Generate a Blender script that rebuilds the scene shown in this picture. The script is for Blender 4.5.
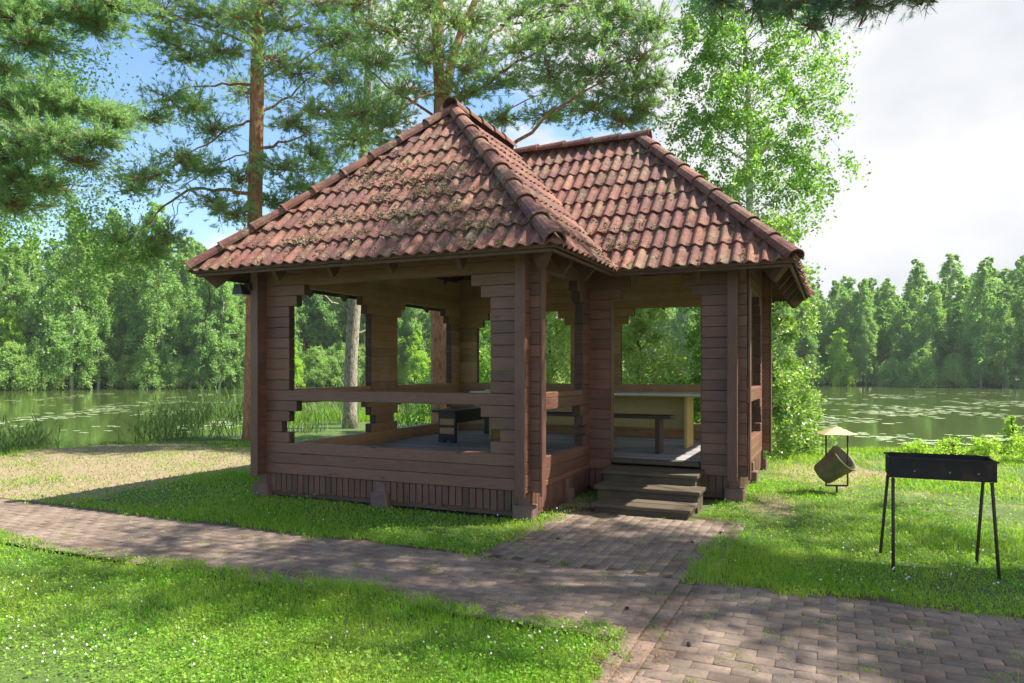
import bpy, bmesh, math
import numpy as np
from mathutils import Vector, Matrix
R = math.radians
for o in list(bpy.data.objects): bpy.data.objects.remove(o)
SC = bpy.context.scene
COL = SC.collection

# ------------------------------------------------------------------ camera, sky, sun, exposure
F, PX0, PYH, TH = 727.5, 505.6, 368.4, R(24.39)
CAM = (3.044, -7.10, 1.615)
cam = bpy.data.objects.new('camera', bpy.data.cameras.new('camera')); COL.objects.link(cam)
cam.location = CAM
cam.rotation_euler = (R(90), 0, TH)
cam.data.sensor_width = 36
cam.data.lens = F * 36 / 1024
cam.data.shift_x = (512 - PX0) / 1024
cam.data.shift_y = (PYH - 341.5) / 1024
cam.data.clip_start = 0.05
cam.data.clip_end = 3000
SC.camera = cam

SUN_EL = R(54)
SUN_AZ = (0.88, 0.475)
w = bpy.data.worlds.new("World"); SC.world = w; w.use_nodes = True
nt = w.node_tree; nt.nodes.clear()
def N_(tree, t, **kw):
    n = tree.nodes.new(t)
    for k, v in kw.items(): setattr(n, k, v)
    return n
out = N_(nt, 'ShaderNodeOutputWorld'); bg = N_(nt, 'ShaderNodeBackground'); bg.inputs[1].default_value = 0.12
sky = N_(nt, 'ShaderNodeTexSky', sky_type='NISHITA', sun_disc=False)
sky.sun_elevation = SUN_EL; sky.sun_rotation = math.atan2(SUN_AZ[0], SUN_AZ[1]); sky.ozone_density = 2.0
tc = N_(nt, 'ShaderNodeTexCoord')
mp = N_(nt, 'ShaderNodeMapping'); mp.inputs['Scale'].default_value = (1, 1, 1.9); mp.inputs['Location'].default_value = (0.3, 0.1, 0.75)
nz = N_(nt, 'ShaderNodeTexNoise'); nz.inputs['Scale'].default_value = 3.6; nz.inputs['Detail'].default_value = 7; nz.inputs['Roughness'].default_value = .55
dt = N_(nt, 'ShaderNodeVectorMath', operation='DOT_PRODUCT'); dt.inputs[1].default_value = (.911 * .50, .413 * .50, -0.15)
ad = N_(nt, 'ShaderNodeMath', operation='ADD')
rp = N_(nt, 'ShaderNodeValToRGB'); rp.color_ramp.elements[0].position = .405; rp.color_ramp.elements[1].position = .50
rp2 = N_(nt, 'ShaderNodeValToRGB'); rp2.color_ramp.elements[0].position = .35; rp2.color_ramp.elements[1].position = .62
rp2.color_ramp.elements[0].color = (2.75, 2.85, 3.05, 1); rp2.color_ramp.elements[1].color = (3.65, 3.65, 3.7, 1)
hs = N_(nt, 'ShaderNodeHueSaturation'); hs.inputs['Saturation'].default_value = 1.12; hs.inputs['Value'].default_value = 1.0
mx = N_(nt, 'ShaderNodeMix', data_type='RGBA')
L = nt.links.new
L(tc.outputs['Generated'], mp.inputs[0]); L(mp.outputs[0], nz.inputs['Vector']); L(tc.outputs['Generated'], dt.inputs[0])
L(nz.outputs['Fac'], ad.inputs[0]); L(dt.outputs['Value'], ad.inputs[1]); L(ad.outputs[0], rp.inputs[0]); L(nz.outputs['Fac'], rp2.inputs[0])
L(sky.outputs[0], hs.inputs['Color']); L(rp.outputs[0], mx.inputs[0]); L(hs.outputs[0], mx.inputs[6]); L(rp2.outputs[0], mx.inputs[7])
L(mx.outputs[2], bg.inputs[0]); L(bg.outputs[0], out.inputs[0])

sl = bpy.data.lights.new('sun', 'SUN'); sl.energy = 5.0; sl.angle = R(0.6); sl.color = (1, .94, .84)
so = bpy.data.objects.new('sun', sl); COL.objects.link(so)
sdir = Vector((SUN_AZ[0] * math.cos(SUN_EL), SUN_AZ[1] * math.cos(SUN_EL), math.sin(SUN_EL))).normalized()
so.rotation_euler = sdir.to_track_quat('Z', 'Y').to_euler(); so.location = (20, 10, 30)
SC.view_settings.view_transform = 'Standard'; SC.view_settings.look = 'None'
SC.view_settings.gamma = 1; SC.view_settings.use_curve_mapping = False
SC.view_settings.exposure = 1.25
SC.render.engine = 'CYCLES'
SC.cycles.max_bounces = 8; SC.cycles.transparent_max_bounces = 8

def at(px, py, z=0.0):
    d = (CAM[2] - z) * F / (py - PYH); x = (px - PX0) / F * d
    return Vector((CAM[0] + x * math.cos(TH) - d * math.sin(TH), CAM[1] + x * math.sin(TH) + d * math.cos(TH), z))
def atd(px, py, d):
    x = (px - PX0) / F * d
    return Vector((CAM[0] + x * math.cos(TH) - d * math.sin(TH), CAM[1] + x * math.sin(TH) + d * math.cos(TH), CAM[2] - (py - PYH) / F * d))

# ------------------------------------------------------------------ materials
def mat(name, build, rough=.8):
    m = bpy.data.materials.new(name); m.use_nodes = True; t = m.node_tree; t.nodes.clear()
    o = N_(t, 'ShaderNodeOutputMaterial'); b = N_(t, 'ShaderNodeBsdfPrincipled'); b.inputs['Roughness'].default_value = rough
    t.links.new(b.outputs[0], o.inputs[0]); build(t, b, o); return m
def noise(t, scale, det=4, coord='Object', sc=(1, 1, 1), rough=.6, dist=0):
    c = N_(t, 'ShaderNodeTexCoord'); m = N_(t, 'ShaderNodeMapping'); m.inputs['Scale'].default_value = sc
    n = N_(t, 'ShaderNodeTexNoise'); n.inputs['Scale'].default_value = scale; n.inputs['Detail'].default_value = det
    n.inputs['Roughness'].default_value = rough; n.inputs['Distortion'].default_value = dist
    t.links.new(c.outputs[coord], m.inputs[0]); t.links.new(m.outputs[0], n.inputs['Vector']); return n.outputs['Fac']
def ramp(t, fac, stops, interp='LINEAR'):
    r = N_(t, 'ShaderNodeValToRGB'); r.color_ramp.interpolation = interp
    e = r.color_ramp.elements
    while len(e) < len(stops): e.new(.5)
    for i, (p, c) in enumerate(stops):
        e[i].position = p; e[i].color = (*c, 1) if len(c) == 3 else c
    t.links.new(fac, r.inputs[0]); return r.outputs[0]
def mix(t, fac, a, b, mode='MIX'):
    m = N_(t, 'ShaderNodeMix', data_type='RGBA', blend_type=mode)
    for v, i in ((fac, 0), (a, 6), (b, 7)):
        if isinstance(v, (int, float)): m.inputs[i].default_value = v
        elif isinstance(v, tuple): m.inputs[i].default_value = (*v, 1)
        else: t.links.new(v, m.inputs[i])
    return m.outputs[2]
def bump(t, b, h, s=.3, d=.01):
    n = N_(t, 'ShaderNodeBump'); n.inputs['Strength'].default_value = s; n.inputs['Distance'].default_value = d
    t.links.new(h, n.inputs['Height']); t.links.new(n.outputs[0], b.inputs['Normal'])
def island(t): return N_(t, 'ShaderNodeNewGeometry').outputs['Random Per Island']
def attr(t, n='Col'):
    a = N_(t, 'ShaderNodeAttribute', attribute_name=n); return a.outputs['Color']
def plain(name, col, rough=.7, var=.25, scale=6, metallic=0, bm=.15):
    def f(t, b, o):
        n = noise(t, scale, 6)
        c = ramp(t, n, [(.25, tuple(x * (1 - var) for x in col)), (.75, tuple(x * (1 + var) for x in col))])
        t.links.new(c, b.inputs['Base Color']); b.inputs['Metallic'].default_value = metallic; bump(t, b, noise(t, scale * 8), bm, .004)
    return mat(name, f, rough)
def wood(name, c1, c2, sc, knots=False, rough=.75, weather=None):
    def f(t, b, o):
        g = noise(t, 4, 6, sc=sc, dist=.6)
        col = ramp(t, g, [(.3, c1), (.7, c2)])
        big = noise(t, 1.3, 3); col = mix(t, .45, col, ramp(t, big, [(.3, (.72, .72, .72)), (.7, (1.1, 1.1, 1.1))]), 'MULTIPLY')
        isl = ramp(t, island(t), [(0, (.66, .67, .68)), (1, (1.22, 1.2, 1.18))]); col = mix(t, .9, col, isl, 'MULTIPLY')
        if knots:
            c = N_(t, 'ShaderNodeTexCoord'); m = N_(t, 'ShaderNodeMapping'); m.inputs['Scale'].default_value = (2.2, 2.2, 7.5)
            v = N_(t, 'ShaderNodeTexVoronoi'); v.inputs['Scale'].default_value = 1.0
            t.links.new(c.outputs['Object'], m.inputs[0]); t.links.new(m.outputs[0], v.inputs['Vector'])
            col = mix(t, ramp(t, v.outputs['Distance'], [(.05, (1, 1, 1)), (.11, (0, 0, 0))]), col, tuple(x * .6 for x in c1))
        if weather: col = mix(t, ramp(t, noise(t, 2.2, 5), [(.5, (0, 0, 0)), (.75, (.6, .6, .6))]), col, weather)
        t.links.new(col, b.inputs['Base Color']); bump(t, b, g, .6, .005)
    return mat(name, f, rough)
HZ = (1.2, 1.2, 30); VT = (30, 30, 1.2)
M = {}
M['brown_log'] = wood('brown_log', (.108, .044, .026), (.225, .102, .066), HZ, weather=(.19, .100, .072), rough=.5, knots=True)
M['brown_board'] = wood('brown_board', (.088, .037, .024), (.185, .085, .057), VT, weather=(.19, .105, .08), rough=.55)
M['bare_log'] = wood('bare_log', (.33, .18, .075), (.50, .30, .14), HZ, knots=True, weather=(.46, .34, .21))
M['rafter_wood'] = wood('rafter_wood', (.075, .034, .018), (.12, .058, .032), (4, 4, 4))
M['deck_wood'] = wood('deck_wood', (.20, .195, .19), (.34, .33, .32), (2, 30, 4))
M['step_wood'] = wood('step_wood', (.05, .034, .020), (.12, .085, .052), (1.2, 30, 30), weather=(.13, .14, .05))
M['log_end'] = wood('log_end', (.05, .025, .018), (.09, .045, .032), (20, 20, 20))
M['dark_bench'] = plain('dark_bench', (.055, .020, .012), .55)
M['black_bench'] = plain('black_bench', (.014, .014, .016), .4)
M['bench_inlay'] = wood('bench_inlay', (.34, .19, .08), (.5, .31, .15), HZ)
M['yellow_board'] = plain('yellow_board', (.46, .34, .11), .5, .08)
M['table_top'] = plain('table_top', (.62, .66, .68), .10, .08)
M['black_steel'] = plain('black_steel', (.010, .008, .007), .8, .5, 14)
def f_bs(t, b, o):
    c = mix(t, ramp(t, noise(t, 7, 6), [(.52, (0, 0, 0)), (.66, (.8, .8, .8))]), (.011, .009, .008), (.055, .024, .012))
    t.links.new(c, b.inputs['Base Color']); bump(t, b, noise(t, 40, 5), .5, .003)
M['black_steel'] = mat('black_steel', f_bs, .8)
M['rusty_steel'] = plain('rusty_steel', (.05, .026, .016), .7, .5, 20)
M['can_steel'] = plain('can_steel', (.17, .145, .085), .6, .35, 9)
M['cap_steel'] = plain('cap_steel', (.40, .34, .15), .6, .25, 7)
M['concrete_paint'] = plain('concrete_paint', (.16, .095, .08), .85, .3, 8, bm=.4)
M['lamp_black'] = plain('lamp_black', (.02, .02, .02), .4)
M['lamp_glass'] = plain('lamp_glass', (.55, .55, .5), .2)

def f_tile(t, b, o):
    i = island(t)
    c = ramp(t, i, [(0, (.135, .050, .036)), (.35, (.225, .085, .056)), (.65, (.165, .058, .046)), (1, (.33, .145, .090))])
    n1 = noise(t, 1.1, 4); c = mix(t, ramp(t, n1, [(.44, (0, 0, 0)), (.66, (.65, .65, .65))]), c, (.10, .045, .045))
    n2 = noise(t, 42, 5); c = mix(t, ramp(t, n2, [(.56, (0, 0, 0)), (.68, (.55, .55, .55))]), c, (.30, .24, .21))
    a = noise(t, 3.1, 4); b2 = noise(t, 26, 4)
    mm = N_(t, 'ShaderNodeMath', operation='MULTIPLY'); t.links.new(a, mm.inputs[0]); t.links.new(b2, mm.inputs[1])
    c = mix(t, ramp(t, mm.outputs[0], [(.285, (0, 0, 0)), (.35, (.8, .8, .8))]), c, (.21, .19, .10))
    n4 = noise(t, 9, 3); c = mix(t, .75, c, ramp(t, n4, [(.3, (.5, .5, .5)), (.7, (1.25, 1.25, 1.25))]), 'MULTIPLY')
    t.links.new(c, b.inputs['Base Color']); bump(t, b, noise(t, 60, 5), .5, .004)
M['roof_tile'] = mat('roof_tile', f_tile, .88)
M['moss'] = plain('moss', (.20, .22, .03), .95, .5, 25)
M['lichen'] = plain('lichen', (.25, .215, .12), .95, .5, 25)

def leaf(name, cols, trans=.4, rough=.5, spec=.3, field=None):
    def f(t, b, o):
        c = ramp(t, island(t), [(k / (len(cols) - 1), x) for k, x in enumerate(cols)])
        if field: c = mix(t, ramp(t, noise(t, 1.1, 5), [(.42, (0, 0, 0)), (.66, (.85, .85, .85))]), c, field)
        t.links.new(c, b.inputs['Base Color']); b.inputs['Specular IOR Level'].default_value = spec
        tr = N_(t, 'ShaderNodeBsdfTranslucent'); c2 = mix(t, 1.0, c, (1.25, 1.35, .6), 'MULTIPLY'); t.links.new(c2, tr.inputs[0])
        m = N_(t, 'ShaderNodeMixShader'); m.inputs[0].default_value = trans
        t.links.new(b.outputs[0], m.inputs[1]); t.links.new(tr.outputs[0], m.inputs[2]); t.links.new(m.outputs[0], o.inputs[0])
    return mat(name, f, rough)
M['pine_needles'] = leaf('pine_needles', [(.16, .30, .17), (.26, .43, .22), (.40, .56, .28)], .55)
M['blue_needles'] = leaf('blue_needles', [(.10, .22, .20), (.16, .31, .27), (.22, .38, .30)], .5)
M['birch_leaf'] = leaf('birch_leaf', [(.12, .26, .06), (.20, .38, .08), (.34, .50, .12)], .5, .4, .5)
M['shrub_leaf'] = leaf('shrub_leaf', [(.14, .28, .045), (.25, .42, .09), (.55, .60, .36)], .45, .3, .8)
M['pink_leaf'] = leaf('pink_leaf', [(.22, .40, .10), (.36, .52, .17), (.60, .50, .38)], .55)
M['far_birch'] = leaf('far_birch', [(.20, .35, .15), (.30, .46, .20), (.43, .57, .27)], .6, .7, .1)
M['far_dark'] = leaf('far_dark', [(.14, .28, .12), (.22, .38, .16), (.32, .48, .20)], .55, .7, .1)
M['far_willow'] = leaf('far_willow', [(.24, .40, .13), (.34, .50, .18), (.44, .58, .25)], .5, .7, .1)
M['far_lime'] = leaf('far_lime', [(.28, .46, .06), (.40, .58, .10), (.52, .66, .16)], .55, .7, .1)
M['grass'] = leaf('grass', [(.10, .27, .012), (.18, .40, .02), (.28, .50, .035), (.42, .47, .14)], .5, .5, .2, (.36, .45, .07))
M['dry_grass'] = leaf('dry_grass', [(.28, .26, .11), (.38, .33, .17), (.16, .22, .05)], .3)
M['clover'] = leaf('clover', [(.09, .28, .02), (.17, .41, .03), (.26, .48, .05), (.36, .50, .12)], .45, .5, .2, (.34, .46, .07))
M['reed'] = leaf('reed', [(.08, .17, .05), (.13, .24, .07), (.22, .28, .10)], .4)
M['lily'] = leaf('lily', [(.22, .32, .12), (.32, .42, .18), (.46, .50, .30)], .05, .3, .7)
M['flower_white'] = plain('flower_white', (.75, .70, .66), .8, .1)
M['flower_yellow'] = plain('flower_yellow', (.75, .60, .05), .8, .1)
M['litter'] = leaf('litter', [(.22, .09, .035), (.34, .15, .06), (.40, .22, .11)], .1)
def bark(name, c1, c2, c3, sc=(6, 6, 2)):
    def f(t, b, o):
        n = noise(t, 3, 6, sc=sc, dist=.5); c = ramp(t, n, [(.35, c1), (.5, c2), (.68, c3)])
        t.links.new(c, b.inputs['Base Color']); bump(t, b, n, .9, .03)
    return mat(name, f, .9)
M['pine_bark'] = bark('pine_bark', (.10, .055, .035), (.24, .125, .075), (.34, .20, .13))
M['orange_bark'] = bark('orange_bark', (.20, .085, .04), (.34, .16, .08), (.44, .24, .13))
M['grey_bark'] = bark('grey_bark', (.12, .10, .08), (.30, .26, .21), (.46, .41, .35), (9, 9, 3))
M['birch_bark'] = bark('birch_bark', (.06, .05, .045), (.55, .53, .49), (.68, .66, .62), (3, 3, 7))
M['twig'] = plain('twig', (.09, .06, .045), .9)

def f_ground(t, b, o):
    a = N_(t, 'ShaderNodeSeparateColor'); t.links.new(attr(t), a.inputs[0])
    n = noise(t, 1.8, 6); n2 = noise(t, 30, 5)
    g = ramp(t, n2, [(.3, (.04, .065, .012)), (.7, (.09, .16, .025))])
    d = ramp(t, noise(t, 14, 6), [(.3, (.17, .125, .07)), (.55, (.27, .205, .125)), (.75, (.34, .28, .19))])
    s = N_(t, 'ShaderNodeMath', operation='ADD'); t.links.new(a.outputs[0], s.inputs[0])
    s2 = N_(t, 'ShaderNodeMath', operation='MULTIPLY_ADD'); t.links.new(n, s2.inputs[0]); s2.inputs[1].default_value = 1.1; s2.inputs[2].default_value = -.55
    t.links.new(s2.outputs[0], s.inputs[1])
    c = mix(t, ramp(t, s.outputs[0], [(.38, (0, 0, 0)), (.62, (1, 1, 1))]), g, d)
    c = mix(t, a.outputs[1], c, (.045, .035, .02))
    t.links.new(c, b.inputs['Base Color']); bump(t, b, n2, .5, .02)
M['ground'] = mat('ground', f_ground, .95)
def f_brick(t, b, o):
    c = ramp(t, island(t), [(0, (.115, .078, .056)), (.5, (.150, .103, .074)), (1, (.20, .14, .104))])
    c = mix(t, ramp(t, noise(t, 2.2, 5), [(.36, (0, 0, 0)), (.62, (.85, .85, .85))]), c, (.26, .195, .15))
    c = mix(t, .6, c, ramp(t, noise(t, 45, 4), [(.3, (.6, .6, .6)), (.7, (1.2, 1.2, 1.2))]), 'MULTIPLY')
    c = mix(t, ramp(t, noise(t, 6.5, 7, rough=.7), [(.55, (0, 0, 0)), (.64, (.75, .75, .75))]), c, (.105, .075, .045))
    t.links.new(c, b.inputs['Base Color']); bump(t, b, noise(t, 70, 4), .8, .004)
M['brick'] = mat('brick', f_brick, .85)
def f_sand(t, b, o):
    c = ramp(t, noise(t, 5, 6), [(.35, (.045, .03, .018)), (.5, (.10, .065, .035)), (.62, (.07, .10, .02))])
    t.links.new(c, b.inputs['Base Color']); bump(t, b, noise(t, 60, 4), .5, .006)
M['sand'] = mat('sand', f_sand, .95)
def f_water(t, b, o):
    b.inputs['Base Color'].default_value = (.070, .100, .022, 1); b.inputs['Roughness'].default_value = .06; b.inputs['IOR'].default_value = 1.33
    n = noise(t, 1.3, 4, sc=(1, 2.2, 1)); bump(t, b, n, .05, .05)
M['water'] = mat('water', f_water, .06)

# ------------------------------------------------------------------ mesh helpers
def tag(o, label=None, cat=None, group=None, kind=None):
    if label: o['label'] = label
    if cat: o['category'] = cat
    if group: o['group'] = group
    if kind: o['kind'] = kind
    return o
def empty(name, loc=(0, 0, 0), rz=0):
    o = bpy.data.objects.new(name, None); o.location = loc; o.rotation_euler = (0, 0, rz); o.empty_display_size = .1; COL.objects.link(o); return o
def link(name, me, parent=None):
    o = bpy.data.objects.new(name, me); COL.objects.link(o)
    if parent: o.parent = parent
    return o
def np_mesh(name, V, FC, mats, mi=None, smooth=False):
    """V (n,3) float; FC (m,k) int with k 3 or 4, or list of such arrays"""
    if not isinstance(FC, list): FC = [FC]
    FC = [f for f in FC if len(f)]
    me = bpy.data.meshes.new(name)
    V = np.asarray(V, np.float32)
    me.vertices.add(len(V)); me.vertices.foreach_set('co', V.ravel())
    tot = np.concatenate([np.full(len(f), f.shape[1], np.int32) for f in FC])
    lo = np.concatenate([f.ravel() for f in FC]).astype(np.int32)
    me.loops.add(len(lo)); me.loops.foreach_set('vertex_index', lo)
    st = np.concatenate([[0], np.cumsum(tot)[:-1]]).astype(np.int32)
    me.polygons.add(len(tot)); me.polygons.foreach_set('loop_start', st); me.polygons.foreach_set('loop_total', tot)
    if mi is not None: me.polygons.foreach_set('material_index', np.asarray(mi, np.int32))
    if smooth: me.polygons.foreach_set('use_smooth', np.ones(len(tot), bool))
    for m in (mats if isinstance(mats, list) else [mats]): me.materials.append(m)
    me.update(calc_edges=True); me.validate(); return me
class MB:
    def __init__(s): s.v = []; s.f = []; s.m = []
    def add(s, vs, fs, mi=0):
        b = len(s.v); s.v += [tuple(v) for v in vs]; s.f += [tuple(i + b for i in f) for f in fs]; s.m += [mi] * len(fs)
    def box(s, x0, x1, y0, y1, z0, z1, c=0.0, mi=0, fm=None):
        """box with optional chamfer c on all edges; fm dict face->material ('-x','+x','-y','+y','-z','+z')"""
        if c <= 0:
            vs = [(x, y, z) for z in (z0, z1) for y in (y0, y1) for x in (x0, x1)]
            fs = {'-z': (0, 2, 3, 1), '+z': (4, 5, 7, 6), '-y': (0, 1, 5, 4), '+y': (2, 6, 7, 3), '-x': (0, 4, 6, 2), '+x': (1, 3, 7, 5)}
            for k, f in fs.items(): s.add2(vs, [f], (fm or {}).get(k, mi)) if False else None
            b = len(s.v); s.v += vs
            for k, f in fs.items(): s.f.append(tuple(i + b for i in f)); s.m.append((fm or {}).get(k, mi))
            return
        X = (x0, x1); Y = (y0, y1); Z = (z0, z1); sg = (1, -1); idx = {}; b = len(s.v); vs = []
        for i in (0, 1):
            for j in (0, 1):
                for k in (0, 1):
                    for a in range(3):
                        p = [X[i] + sg[i] * c, Y[j] + sg[j] * c, Z[k] + sg[k] * c]; p[a] = (X[i], Y[j], Z[k])[a]
                        idx[i, j, k, a] = b + len(vs); vs.append(tuple(p))
        s.v += vs
        def q(f, mi_): s.f.append(f); s.m.append(mi_)
        g = fm or {}
        for i in (0, 1):
            f = [idx[i, 0, 0, 0], idx[i, 1, 0, 0], idx[i, 1, 1, 0], idx[i, 0, 1, 0]]; q(tuple(f if i else f[::-1]), g.get('+x' if i else '-x', mi))
            f = [idx[0, i, 0, 1], idx[1, i, 0, 1], idx[1, i, 1, 1], idx[0, i, 1, 1]]; q(tuple(f[::-1] if i else f), g.get('+y' if i else '-y', mi))
            f = [idx[0, 0, i, 2], idx[1, 0, i, 2], idx[1, 1, i, 2], idx[0, 1, i, 2]]; q(tuple(f if i else f[::-1]), g.get('+z' if i else '-z', mi))
        for i in (0, 1):
            for j in (0, 1):
                q((idx[i, j, 0, 0], idx[i, j, 0, 1], idx[i, j, 1, 1], idx[i, j, 1, 0]), g.get('+x' if i else '-x', mi) if False else g.get('+y' if j else '-y', mi))
                q((idx[i, 0, j, 0], idx[i, 1, j, 0], idx[i, 1, j, 2], idx[i, 0, j, 2]), g.get('+x' if i else '-x', mi))
                q((idx[0, i, j, 1], idx[1, i, j, 1], idx[1, i, j, 2], idx[0, i, j, 2]), g.get('+y' if i else '-y', mi))
                for k in (0, 1): q((idx[i, j, k, 0], idx[i, j, k, 1], idx[i, j, k, 2]), mi)
    def prism(s, poly, axis, a0, a1, mi=0):
        """poly 2D list extruded along axis 'x','y','z' from a0 to a1"""
        n = len(poly)
        def P(u, v, a): return {'x': (a, u, v), 'y': (u, a, v), 'z': (u, v, a)}[axis]
        vs = [P(u, v, a0) for u, v in poly] + [P(u, v, a1) for u, v in poly]
        fs = [tuple(range(n))[::-1], tuple(range(n, 2 * n))] + [(i, (i + 1) % n, n + (i + 1) % n, n + i) for i in range(n)]
        s.add(vs, fs, mi)
    def tube(s, pts, rad, n=8, mi=0, cap=True):
        pts = [Vector(p) for p in pts]; rad = [float(q) for q in rad] if hasattr(rad, '__len__') else [float(rad)] * len(pts)
        up = Vector((0, 0, 1)); b = len(s.v)
        for i, p in enumerate(pts):
            t = (pts[min(i + 1, len(pts) - 1)] - pts[max(i - 1, 0)]).normalized()
            a = t.cross(up if abs(t.z) < .9 else Vector((1, 0, 0))).normalized(); c = t.cross(a)
            for k in range(n):
                q = 2 * math.pi * k / n; s.v.append(tuple(p + rad[i] * (math.cos(q) * a + math.sin(q) * c)))
        for i in range(len(pts) - 1):
            for k in range(n):
                s.f.append((b + i * n + k, b + i * n + (k + 1) % n, b + (i + 1) * n + (k + 1) % n, b + (i + 1) * n + k)); s.m.append(mi)
        if cap:
            s.f.append(tuple(b + k for k in range(n))[::-1]); s.m.append(mi)
            s.f.append(tuple(b + (len(pts) - 1) * n + k for k in range(n))); s.m.append(mi)
    def build(s, name, mats, parent=None, smooth=False, fix=True):
        me = bpy.data.meshes.new(name); me.from_pydata(s.v, [], s.f)
        for m in (mats if isinstance(mats, list) else [mats]): me.materials.append(m)
        me.polygons.foreach_set('material_index', s.m)
        if fix:
            bm = bmesh.new(); bm.from_mesh(me); bmesh.ops.recalc_face_normals(bm, faces=bm.faces); bm.to_mesh(me); bm.free()
        if smooth: me.polygons.foreach_set('use_smooth', [True] * len(me.polygons))
        me.update(); return link(name, me, parent)

rs = np.random.RandomState(7)
def unit(n, r=rs):
    v = r.normal(size=(n, 3)); return v / np.linalg.norm(v, axis=1, keepdims=True)
def leaves(C, size, r=rs, flat=0.0, asp=.62):
    """diamond leaves at C; returns V,F"""
    n = len(C); sz = (np.asarray(size) * r.uniform(.65, 1.3, n))[:, None]
    a = unit(n, r); b = unit(n, r)
    if flat: a[:, 2] *= (1 - flat); a /= np.linalg.norm(a, axis=1, keepdims=True); b[:, 2] *= (1 - flat)
    b -= (a * b).sum(1, keepdims=True) * a; b /= np.linalg.norm(b, axis=1, keepdims=True)
    V = np.stack([C - a * sz * .5, C + b * sz * .5 * asp, C + a * sz * .5, C - b * sz * .5 * asp], 1).reshape(-1, 3)
    return V, np.arange(4 * n).reshape(n, 4)
def needles(C, D, k, ln, wd, r=rs):
    n = len(C); C = np.repeat(C, k, 0); D = np.repeat(D, k, 0)
    d = D * .75 + unit(n * k, r) * .62; d /= np.linalg.norm(d, axis=1, keepdims=True)
    base = C + D * r.uniform(-.05, .05, n * k)[:, None]
    s = np.cross(d, unit(n * k, r)); s /= np.linalg.norm(s, axis=1, keepdims=True)
    l = (ln * r.uniform(.7, 1.2, n * k))[:, None]
    V = np.stack([base - s * wd * .5, base + s * wd * .5, base + d * l], 1).reshape(-1, 3)
    return V, np.arange(3 * n * k).reshape(-1, 3)

# ------------------------------------------------------------------ ground, water, paving
O = np.array([-1.0, 0.0])
near_tab = [(-180, 10.6), (-150, 16), (-130, 30), (-90, 200), (-20, 200), (5, 60), (25, 26), (40, 17), (52.3, 12.2), (64.8, 9.8), (90, 11.2), (116.6, 13.8), (135, 15.2), (150, 11.6), (160, 10.7), (172, 10.5), (180, 10.6)]
far_tab = [(-180, 80), (-120, 120), (-90, 210), (-20, 210), (10, 120), (40, 100), (60, 92), (80, 86), (110, 78), (140, 72), (160, 74), (180, 80)]
def tabi(tab, a): return np.interp(a, [p[0] for p in tab], [p[1] for p in tab])
def rn(a):
    return tabi(near_tab, a) + .25 * np.sin(a * .35) + .15 * np.sin(a * .9 + 1)
def rf(a): return tabi(far_tab, a) + 1.2 * np.sin(a * .31) + .6 * np.sin(a * .83)
WZ = -.42
def sm(x, a, b):
    t = np.clip((x - a) / (b - a), 0, 1); return t * t * (3 - 2 * t)
def ground_z(x, y):
    dx = x - O[0]; dy = y - O[1]; r = np.hypot(dx, dy); a = np.degrees(np.arctan2(dy, dx))
    n = rn(a); f = rf(a)
    z = -1.3 * sm(r, n - .15, n + 2.2) + (1.3 - .12) * sm(r, f - 2, f + 1.2) * (f > n + 3) + 2.5 * sm(r, f + 4, f + 60)
    z += .012 * np.sin(x * 1.7) * np.cos(y * 1.3) * (r < n)
    return z
def dryness(x, y):
    """1 = bare dry sand, 0 = lush grass"""
    d = np.zeros_like(x)
    d = np.maximum(d, sm(-x, 4.6, 6.2) * sm(y, -2.0, -1.4) * (1 - sm(y, 3.2, 5.2)) * .95)
    d = np.maximum(d, .75 * np.exp(-((x - 3.0) ** 2 / 1.6 + (y - 5.2) ** 2 / 3.0)))
    d = np.maximum(d, .7 * np.exp(-((x - 2.35) ** 2 / .12 + (y - 1.9) ** 2 / 2.5)))
    d = np.maximum(d, .9 * np.exp(-((x - .30) ** 2 / .12 + (y - .9) ** 2 / .8)))
    d = np.maximum(d, .36 * sm(x, 2.4, 3.4) * sm(y, .8, 2.4))
    return d
ang = np.radians(np.concatenate([np.arange(-180, 20, 4), np.arange(20, 180, 1.0)]))
NA = len(ang); deg = np.degrees(ang); n_ = rn(deg); f_ = rf(deg)
rings = []
for s in np.concatenate([np.linspace(.02, .9, 60), [.93, .96, .98]]): rings.append(n_ * s)
for k in np.linspace(-.2, 2.4, 12): rings.append(n_ + k)
for s in np.linspace(.1, .9, 5): rings.append((n_ + 2.6) * (1 - s) + np.maximum(f_ - 3, n_ + 4) * s)
f2 = np.maximum(f_, n_ + 9)
for k in (-2.5, -1.5, -.5, .5, 1.5, 3, 6, 15, 40, 80): rings.append(f2 + k)
for s in (600, 1500): rings.append(np.full(NA, float(s)))
Rr = np.array(rings); X = O[0] + Rr * np.cos(ang); Y = O[1] + Rr * np.sin(ang); Z = ground_z(X, Y)
V = np.stack([X, Y, Z], 2).reshape(-1, 3); V = np.vstack([V, [[O[0], O[1], ground_z(O[0], O[1])]]])
nr = len(rings); i, j = np.meshgrid(np.arange(nr - 1), np.arange(NA), indexing='ij'); j2 = (j + 1) % NA
Fq = np.stack([i * NA + j, (i + 1) * NA + j, (i + 1) * NA + j2, i * NA + j2], 2).reshape(-1, 4)
Ft = np.stack([np.full(NA, nr * NA), np.arange(NA), (np.arange(NA) + 1) % NA], 1)
gm = np_mesh('ground', V, [Fq, Ft], M['ground'], smooth=True)
ca = gm.color_attributes.new('Col', 'FLOAT_COLOR', 'POINT'); dr = dryness(V[:, 0], V[:, 1])
ca.data.foreach_set('color', np.stack([dr, sm(-V[:, 2], .15, .4), dr * 0, dr * 0 + 1], 1).astype(np.float32).ravel())
tag(link('ground', gm), kind='structure')
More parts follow.
